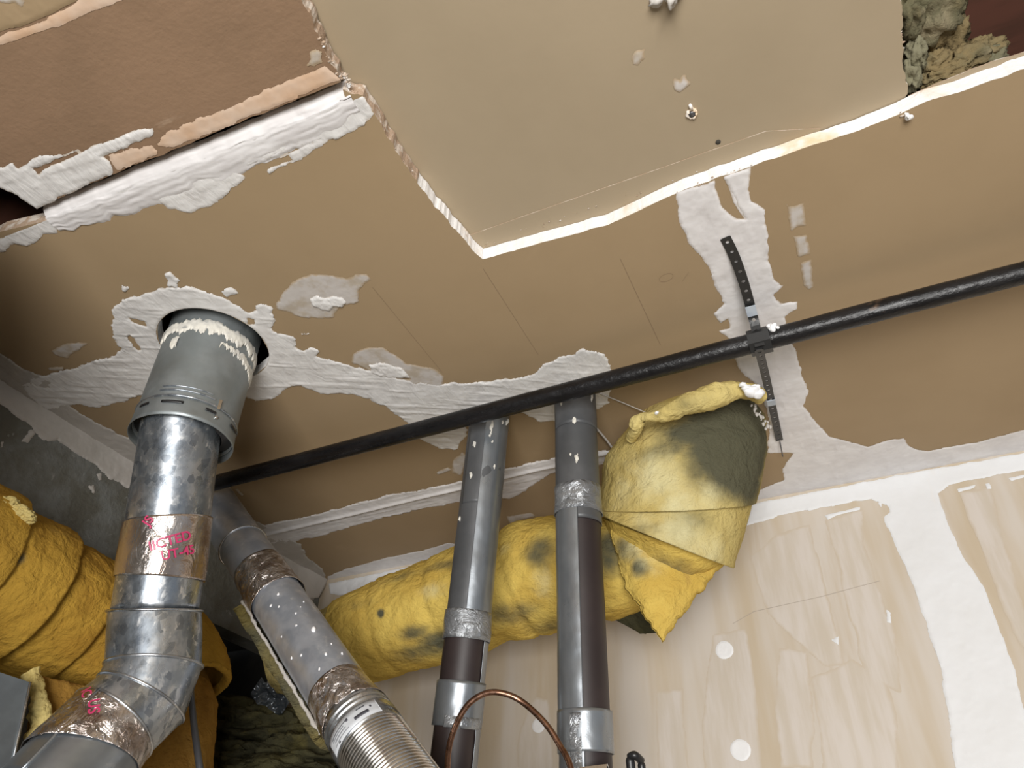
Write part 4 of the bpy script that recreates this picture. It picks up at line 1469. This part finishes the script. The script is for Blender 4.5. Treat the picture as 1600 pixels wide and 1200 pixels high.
# ---- left duct: sleeves along the wall, then an elbow downwards
ld = thing('insulated_wall_duct', (-1.32, .85, -.37), 'amber fibreglass-wrapped duct in overlapping rings along the left wall behind the flue', 'duct')
LX = -1.322
c_ = [at((-190, 810), x=LX), at((-50, 882), x=LX), at((30, 928), x=LX), at((105, 968), x=LX + .004), at((178, 1004), x=LX + .01)]
rad = [.128, .130, .128, .120]
rings = [(c_[0] - np.array([0, .45, 0]), c_[1], .125, .132), (c_[1] - (c_[1] - c_[0]) * .25, c_[2], .108, .132), (c_[2] - (c_[2] - c_[1]) * .5, c_[3], .106, .122), (c_[3] - (c_[3] - c_[2]) * .6, c_[4] + (c_[4] - c_[3]) * .5, .100, .114)]
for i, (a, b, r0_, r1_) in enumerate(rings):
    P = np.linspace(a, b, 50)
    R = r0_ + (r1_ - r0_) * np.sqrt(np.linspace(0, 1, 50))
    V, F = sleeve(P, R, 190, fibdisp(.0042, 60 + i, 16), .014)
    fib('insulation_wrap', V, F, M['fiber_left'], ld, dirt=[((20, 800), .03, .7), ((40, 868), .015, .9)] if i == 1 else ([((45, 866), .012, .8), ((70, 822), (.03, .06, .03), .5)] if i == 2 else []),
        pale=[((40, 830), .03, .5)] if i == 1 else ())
# pale folded lip under the third ring
flap('folded_flap', [(95, 1062), (168, 1030), (172, 1046), (120, 1074)], [1.30, 1.36, 1.36, 1.30], M['fiber_pale'], ld, seed=71, th=.008, bulge=.006, nu=30, nv=24)
# round the corner, right of the flue
ep = spline([at((170, 1000), d=1.50), at((215, 1015), d=1.49), at((245, 1045), d=1.47), at((250, 1085), d=1.44)], 60)
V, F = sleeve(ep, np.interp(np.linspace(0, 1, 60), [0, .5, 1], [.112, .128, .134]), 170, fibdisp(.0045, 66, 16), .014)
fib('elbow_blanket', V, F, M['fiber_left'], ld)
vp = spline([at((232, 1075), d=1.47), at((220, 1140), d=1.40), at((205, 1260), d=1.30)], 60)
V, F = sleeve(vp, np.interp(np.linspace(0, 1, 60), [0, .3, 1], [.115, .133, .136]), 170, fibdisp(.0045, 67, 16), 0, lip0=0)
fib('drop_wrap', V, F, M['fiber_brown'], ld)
# ragged edge of the drop's blanket facing the left
rp = spline([at((46, 1050), d=1.17), at((62, 1085), d=1.16), at((64, 1120), d=1.15), at((56, 1160), d=1.13), at((40, 1215), d=1.11)], 110)
V, F = sleeve(rp, np.full(110, .0135), 40, fibdisp(.008, 68, 34), 0)
fib('frayed_edge', V, F, M['fiber_pale'], ld, dirt=[((60, 1100), .03, .5)])
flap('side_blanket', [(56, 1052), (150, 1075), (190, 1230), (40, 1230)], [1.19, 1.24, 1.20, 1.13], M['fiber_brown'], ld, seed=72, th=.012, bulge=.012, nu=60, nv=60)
# fluffy tuft at the top of the first ring
for i, (p, s) in enumerate([((38, 806), .010), ((30, 798), .009), ((44, 812), .007), ((12, 788), .011), ((24, 812), .008)]):
    lump('tuft', at(p, d=1.20), s * 1.3, (1.4, 1.2, .8), M['fiber_pale'], ld, 75 + i, .5, 4)

# ---- insulation sleeve behind the small duct
isn = spline([sal(920) + nrm(s0 - CAM) * .016, sal(1000) + nrm(s0 - CAM) * .018, sal(1112) + nrm(s0 - CAM) * .014], 60)
eS0, eS1 = frame((s0 + s1) / 2, sax)
cS0, cS1 = sal(915) - eS0 * .004, sal(1112) - eS0 * .004
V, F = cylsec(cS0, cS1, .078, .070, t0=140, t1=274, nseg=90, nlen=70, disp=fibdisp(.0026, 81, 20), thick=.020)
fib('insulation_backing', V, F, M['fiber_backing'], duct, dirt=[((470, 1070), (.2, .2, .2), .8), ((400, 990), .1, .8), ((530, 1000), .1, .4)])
V, F = tube(spline([cS0 + .0570 * (math.cos(math.radians(-80)) * eS0 + math.sin(math.radians(-80)) * eS1) + sn * t_ for t_ in np.linspace(0, np.linalg.norm(cS1 - cS0), 12)], 60), .0028, 8)
V = V + (.0016 * fbm(V, 90, 2, 5))[:, None]
meshobj('blanket_facing_edge', V, F, M['mud_left'], duct)

# ---- dark bundle in the wall opening
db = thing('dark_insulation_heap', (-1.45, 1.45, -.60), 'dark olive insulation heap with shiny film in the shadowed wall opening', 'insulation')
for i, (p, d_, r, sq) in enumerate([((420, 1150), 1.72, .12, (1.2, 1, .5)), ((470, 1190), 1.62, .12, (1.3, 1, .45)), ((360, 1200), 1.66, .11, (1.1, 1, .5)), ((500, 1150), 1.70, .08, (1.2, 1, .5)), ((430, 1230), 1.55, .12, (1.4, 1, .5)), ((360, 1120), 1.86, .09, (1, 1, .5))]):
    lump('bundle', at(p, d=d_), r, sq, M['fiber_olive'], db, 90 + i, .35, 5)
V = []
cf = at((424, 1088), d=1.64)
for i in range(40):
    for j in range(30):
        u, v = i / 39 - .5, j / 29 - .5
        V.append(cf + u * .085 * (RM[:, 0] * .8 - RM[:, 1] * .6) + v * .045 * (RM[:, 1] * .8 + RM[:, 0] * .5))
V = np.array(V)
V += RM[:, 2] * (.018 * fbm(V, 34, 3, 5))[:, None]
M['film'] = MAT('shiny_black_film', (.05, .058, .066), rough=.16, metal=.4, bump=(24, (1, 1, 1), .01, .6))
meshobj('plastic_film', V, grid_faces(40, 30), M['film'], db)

# ---- flat sheet metal box at lower left
box = thing('sheet_metal_box', tuple(at((0, 1120), d=1.10)), 'flat grey sheet metal duct box at the bottom left corner', 'duct')
a, b, c, d_ = at((-160, 998), d=1.02), at((47, 1066), d=1.12), at((-5, 1300), d=1.02), at((-190, 1250), d=.92)
nn = nrm(np.cross(b - a, d_ - a))
if nn @ (CAM - a) < 0: nn = -nn
bk = [p - nn * .03 for p in (a, b, c, d_)]
meshobj('side_panel', [a, b, c, d_] + bk, [(0, 1, 2, 3), (4, 7, 6, 5), (0, 4, 5, 1), (1, 5, 6, 2), (2, 6, 7, 3), (3, 7, 4, 0)], M['sheet'], box, smooth=False)
V, F = tube([b + nn * .001, (b + c) / 2 + nn * .001, c + nn * .001], .0022, 8)
meshobj('folded_edge', V, F, M['steel'], box)

# ================================================================== WRAPPED PIPES
def wrapped_pipe(name, label, top, bot, r, pieces, blobs):
    t = thing(name, tuple(top), label, 'pipe', 'taped vertical pipes')
    V, F = cylsec(top + nrm(top - bot) * .05, bot, r, r, nlen=50, nseg=64, disp=lambda P: .0005 * fbm(P, 14, 2, 6))
    meshobj('foam_cover', V, F, M['foam'], t)
    ax = bot - top

    def al(py):
        best = None
        for s in np.linspace(-.05, 1.02, 1200):
            p = top + ax * s
            c = RM.T @ (p - CAM)
            yy = 600 - FPX * c[1] / -c[2]
            if best is None or abs(yy - py) < best[0]: best = (abs(yy - py), p)
        return best[1]
    for k, (y0_, y1_, a0_, a1_, lift, mt, cr) in enumerate(pieces):
        p0, p1 = al(y0_), al(y1_)
        if y0_ < 0: p0 = top - nrm(ax) * .03
        wr = (lambda cr, k: (lambda P: cr * fbm(P * np.array([1, 1, .8]), 34, 3, 40 + k) + .0002 * fbm(P, 14, 2, k)))(cr, k)
        fullc = a1_ - a0_ >= 359
        V, F = cylsec(p0, p1, r + lift, r + lift, t0=a0_, t1=a1_, nseg=100 if fullc else 50, nlen=max(4, int(abs(y1_ - y0_) / 5)), disp=wr, thick=.0009)
        meshobj('tape_band' if fullc else 'tape_strip', V, F, M[mt], t)
    e0_, e1_ = frame(top + ax * .3, ax)
    for i, (py, ang, s, el) in enumerate(blobs):
        thb = math.radians(ang)
        ac = Acc()
        ac.blob(al(py) + (r + .0012) * (math.cos(thb) * e0_ + math.sin(thb) * e1_), s * 1.25, 3, .6, i, (.75, .45, el))
        ac.build('compound_splash', M['mud_flue'], t)
    return t, al


LB = at((706, 1210), d=1.235)
RB = at((917, 1222), d=1.105)
LB = PIPE_L + (LB - PIPE_L) * 1.7
RB = PIPE_R + (RB - PIPE_R) * 1.7
r_p = .0405
wrapped_pipe('wrapped_pipe', 'taped vertical pipe behind the copper loop, left one of the taped pair', PIPE_L, LB, r_p, [
    (-1, 1000, 0, 360, .0012, 'duct_tape_dull', .0003),
    (600, 985, -8, 78, .0026, 'duct_tape', .0004),  # lighter strip draws the highlight down the left pipe
    (600, 795, -60, 150, .0021, 'duct_tape_dull', .0004),
    (957, 1002, 0, 360, .0040, 'duct_tape_crinkled', .0016),
    (1000, 1600, 52, 130, .0022, 'duct_tape', .0004),
    (1066, 1136, 0, 360, .0038, 'duct_tape', .0008),
    (1120, 1138, -30, 60, .0052, 'duct_tape_crinkled', .0016)],
    [(664, -20, .006, 1.8), (676, 8, .005, 2.4), (690, 6, .0035, 2), (704, -36, .004, 1.6), (700, 14, .003, 1), (752, -36, .0035, 1.8), (736, 28, .003, 1.4), (662, 60, .006, 1), (668, 40, .004, 1),
     (818, -62, .003, 1.2), (660, 30, .005, .8)])
wrapped_pipe('wrapped_pipe', 'taped vertical pipe nearest the yellow elbow, right one of the taped pair', PIPE_R, RB, r_p, [
    (-1, 800, 0, 360, .0012, 'duct_tape_dull', .0003),
    (600, 676, -70, 88, .0022, 'duct_tape_dull', .0006),
    (765, 806, 0, 360, .0040, 'duct_tape_crinkled', .0018),
    (790, 1600, -130, -2, .0022, 'duct_tape', .0006),
    (790, 822, -2, 100, .0022, 'duct_tape_dull', .0004),
    (1112, 1178, 0, 360, .0040, 'duct_tape', .0010),
    (1120, 1240, -32, -8, .0056, 'duct_tape_crinkled', .0022)],
    [(628, -56, .006, 1.5), (622, 34, .006, 2.0), (634, 50, .004, 2), (616, 20, .006, 1), (672, -4, .0042, 1.4), (730, 0, .004, 1.8), (724, -16, .002, 1), (640, -40, .004, 1.4), (622, -10, .006, .8)])

# ================================================================== BLACK PIPE + HANGER
ZP, YP, RP = -.060, 1.018, .0178
bp = thing('black_iron_pipe', (-.035, YP, ZP), 'long black iron pipe crossing under the whole ceiling', 'pipe')
V, F = cylsec((LEFT_X + .002, YP, ZP), (1.6, YP, ZP), RP, RP, nlen=200, nseg=40, disp=lambda P: .0003 * fbm(P, 40, 2, 3))
meshobj('pipe_run', V, F, M['iron'], bp)
xc = at((1187, 530), y=YP)[0]
V, F = cylsec((xc - .019, YP, ZP), (xc + .017, YP, ZP), RP + .0052, RP + .0052, nlen=4, nseg=8, thick=.005)
meshobj('coupling', V, F, M['strap'], bp, smooth=False)
ac = Acc()
pc = at((1206, 512), y=YP - RP - .002)
for i, (dx, dz, s) in enumerate([(0, 0, .0055), (.004, .003, .004), (-.003, .004, .004), (.009, -.003, .0028), (.001, -.006, .003)]):
    ac.blob(pc + np.array([dx, 0, dz]), s * 1.2, 2, .5, i)
ac.build('compound_splash', M['spackle_dot'], bp)

hg = thing('strap_hanger', tuple(at((1185, 530), z=ZP)), 'black perforated strap holding the black pipe up to the ceiling', 'strap')


def strap_band(path, w, name, parent, hole=.0031, pitch=.0205, first=.012):
    """flat band along a path (points in the plane x = const), with real punched holes"""
    P = spline(path, 400)
    seg = np.concatenate([[0], np.cumsum(np.linalg.norm(np.diff(P, axis=0), axis=1))])
    L = seg[-1]
    T = np.gradient(P, axis=0)
    T /= np.linalg.norm(T, axis=1)[:, None]
    acc = Acc()
    sidev = np.array([1.0, 0, 0])

    def pt(s, u, t):
        p = np.array([np.interp(s, seg, P[:, k]) for k in range(3)])
        tg = nrm([np.interp(s, seg, T[:, k]) for k in range(3)])
        sd = nrm(sidev - (sidev @ tg) * tg)
        nn_ = np.cross(tg, sd)
        return p + sd * u + nn_ * t
    n = int(L / pitch)
    pitch = L / n
    for i in range(n):
        a_, b_ = i * pitch, (i + 1) * pitch
        m = (a_ + b_) / 2
        outer = []
        K = 16
        for k in range(K):
            f = 2 * PI * k / K + PI / K
            cx, cy = math.cos(f), math.sin(f)
            mx = max(abs(cx), abs(cy))
            outer.append((cx / mx, cy / mx))
        # snap corners
        o2 = [(round(x_) if abs(abs(x_) - 1) < .01 and abs(abs(y_) - 1) < .5 and False else x_, y_) for x_, y_ in outer]
        lay = []
        for tt in (-.0007, .0007):
            for (x_, y_) in outer:
                lay.append(pt(m + x_ * pitch / 2, y_ * w / 2, tt))
            for k in range(K):
                f = 2 * PI * k / K + PI / K
                lay.append(pt(m + math.cos(f) * hole, math.sin(f) * hole, tt))
        Fq = []
        for k in range(K):
            k2 = (k + 1) % K
            Fq.append((k, k2, K + k2, K + k))
            Fq.append((2 * K + k2, 2 * K + k, 3 * K + k, 3 * K + k2))
            Fq.append((K + k, K + k2, 3 * K + k2, 3 * K + k))
            Fq.append((k2, k, 2 * K + k, 2 * K + k2))
        # corner fillers
        base = len(lay)
        for tt, lo_ in ((-.0007, 0), (.0007, 2 * K)):
            for (sx, sy) in ((1, 1), (-1, 1), (-1, -1), (1, -1)):
                lay.append(pt(m + sx * pitch / 2, sy * w / 2, tt))
        cidx = [(1, 2), (5, 6), (9, 10), (13, 14)]
        for q_, (k, k2) in enumerate(cidx):
            Fq.append((k, base + q_, k2))
            Fq.append((2 * K + k2, base + 4 + q_, 2 * K + k))
        acc.add(lay, Fq)
    return acc.build(name, M['strap'], parent, smooth=False)


A0 = at((1133, 371), z=-.002)
A1 = at((1148, 402), z=-.006)
A2 = at((1163, 445), z=-.016)
sy_ = YP - RP
xs = xc - .002
A3 = at((1177, 497), y=sy_ - .010)
A4 = np.array([xs, YP - .014, ZP - RP - .004])
strap_band([A0, A1, A2, A3, A4], .0165, 'strap_band', hg)
B0 = np.array([xs - .003, YP - .010, ZP - RP - .0075])
B2 = at((1218, 688), z=-.004)
B1 = at((1199, 600), z=-.040)
strap_band([B0, B1, B2], .0150, 'strap_band', hg)
for (pp, pa2, w) in ((A3 * .6 + A2 * .4 + np.array([0, 0, -.001]), A3, .0085), (B1 * .75 + B2 * .25, B2, .008)):
    tdir = nrm(pa2 - pp)
    sd = nrm(np.array([1., 0, 0]) - tdir[0] * tdir)
    nv_ = np.cross(tdir, sd)
    if nv_[2] > 0: nv_ = -nv_
    ac = Acc()
    ac.box(pp + tdir * .012 + nv_ * .0013, (w, .011, .0008), [sd, tdir, nv_])
    ac.build('duct_tape_scrap', M['scrap'], hg, smooth=False)
na, nb_ = B2 + np.array([.0, .0, -.003]), at((1223, 713), z=-.016)
V, F = tube([na, nb_], .0014, 8)
meshobj('nail', V, F, M['screw'], hg)

# ================================================================== SMALL THINGS
cpth = spline([at((700, 1290), d=1.085) + np.array([0, 0, -.45]), at((700, 1290), d=1.085) + np.array([0, 0, -.2]), at((700, 1290), d=1.085), at((699, 1200), d=1.10), at((706, 1150), d=1.105), at((728, 1105), d=1.11), at((757, 1084), d=1.11), at((785, 1083), d=1.105), at((815, 1096), d=1.10),
               at((850, 1128), d=1.075), at((875, 1165), d=1.05), at((892, 1200), d=1.02), at((912, 1290), d=.97), at((912, 1290), d=.97) + np.array([.01, 0, -.2]), at((912, 1290), d=.97) + np.array([.01, 0, -.42])], 220)
V, F = tube(cpth, .0046, 16)
cp = meshobj('copper_tube', V, F, M['copper'], loc=tuple(cpth[0]))
props(cp, 'thin copper tube bent in an arch in front of the taped pipes', 'tube')

cb = spline([at((296, 1045), d=1.30), at((299, 1090), d=1.28), at((304, 1140), d=1.26), at((312, 1200), d=1.22), at((322, 1290), d=1.18)], 60)
V, F = tube(cb, np.linspace(.0052, .0062, 60), 12)
o = meshobj('hanging_cable', V, F, M['cable'], loc=tuple(cb[0]))
props(o, 'dark grey cable hanging straight down right of the flue elbow', 'cable')

ck = thing('plastic_clip', tuple(at((995, 1215), d=1.10)), 'small black plastic clip at the bottom edge right of the taped pipes', 'clip')
for (p, q2, w) in (((984, 1182), (990, 1240), .007), ((1002, 1190), (1006, 1240), .006)):
    a, b = at(p, d=1.10), at(q2, d=1.08)
    V, F = tube(spline([a, (a + b) / 2, b], 14), np.interp(np.linspace(0, 1, 14), [0, .1, 1], [w * .5, w, w]), 12)
    meshobj('jaw', V, F, M['black'], ck)
V, F = tube(spline([at((984, 1183), d=1.10), at((992, 1180), d=1.095), at((1002, 1189), d=1.10)], 12), .006, 12)
meshobj('hinge', V, F, M['black'], ck)

# valve shoulder peeking under the right taped pipe
vt = thing('pipe_fitting', tuple(at((925, 1196), d=1.04)), 'bright pipe fitting showing at the foot of the right taped pipe', 'fitting')
V, F = cylsec(at((908, 1207), d=1.06), at((950, 1202), d=1.05), .008, .008, nseg=6, nlen=2, thick=.003)
meshobj('hex_nut', V, F, M['chrome'], vt, smooth=False)

# wire and splinter near the elbow
w_ = spline([at((930, 612), z=-.002), at((970, 628), z=-.006), at((1010, 645), z=-.012)], 20)
V, F = tube(w_, .0013, 6)
o = meshobj('thin_wire', V, F, M['mud_left'], loc=tuple(w_[0]))
props(o, 'thin pale wire across the ceiling between right taped pipe and yellow lip', 'wire')
w_ = spline([at((931, 668), z=-.004), at((948, 688), z=-.008), at((961, 706), z=-.012)], 20)
V, F = tube(w_, .0026, 6)
o = meshobj('wood_splinter', V, F, M['mud_left'], loc=tuple(w_[0]))
props(o, 'short pinkish splinter stuck to the ceiling right of the taped pipes', 'splinter')
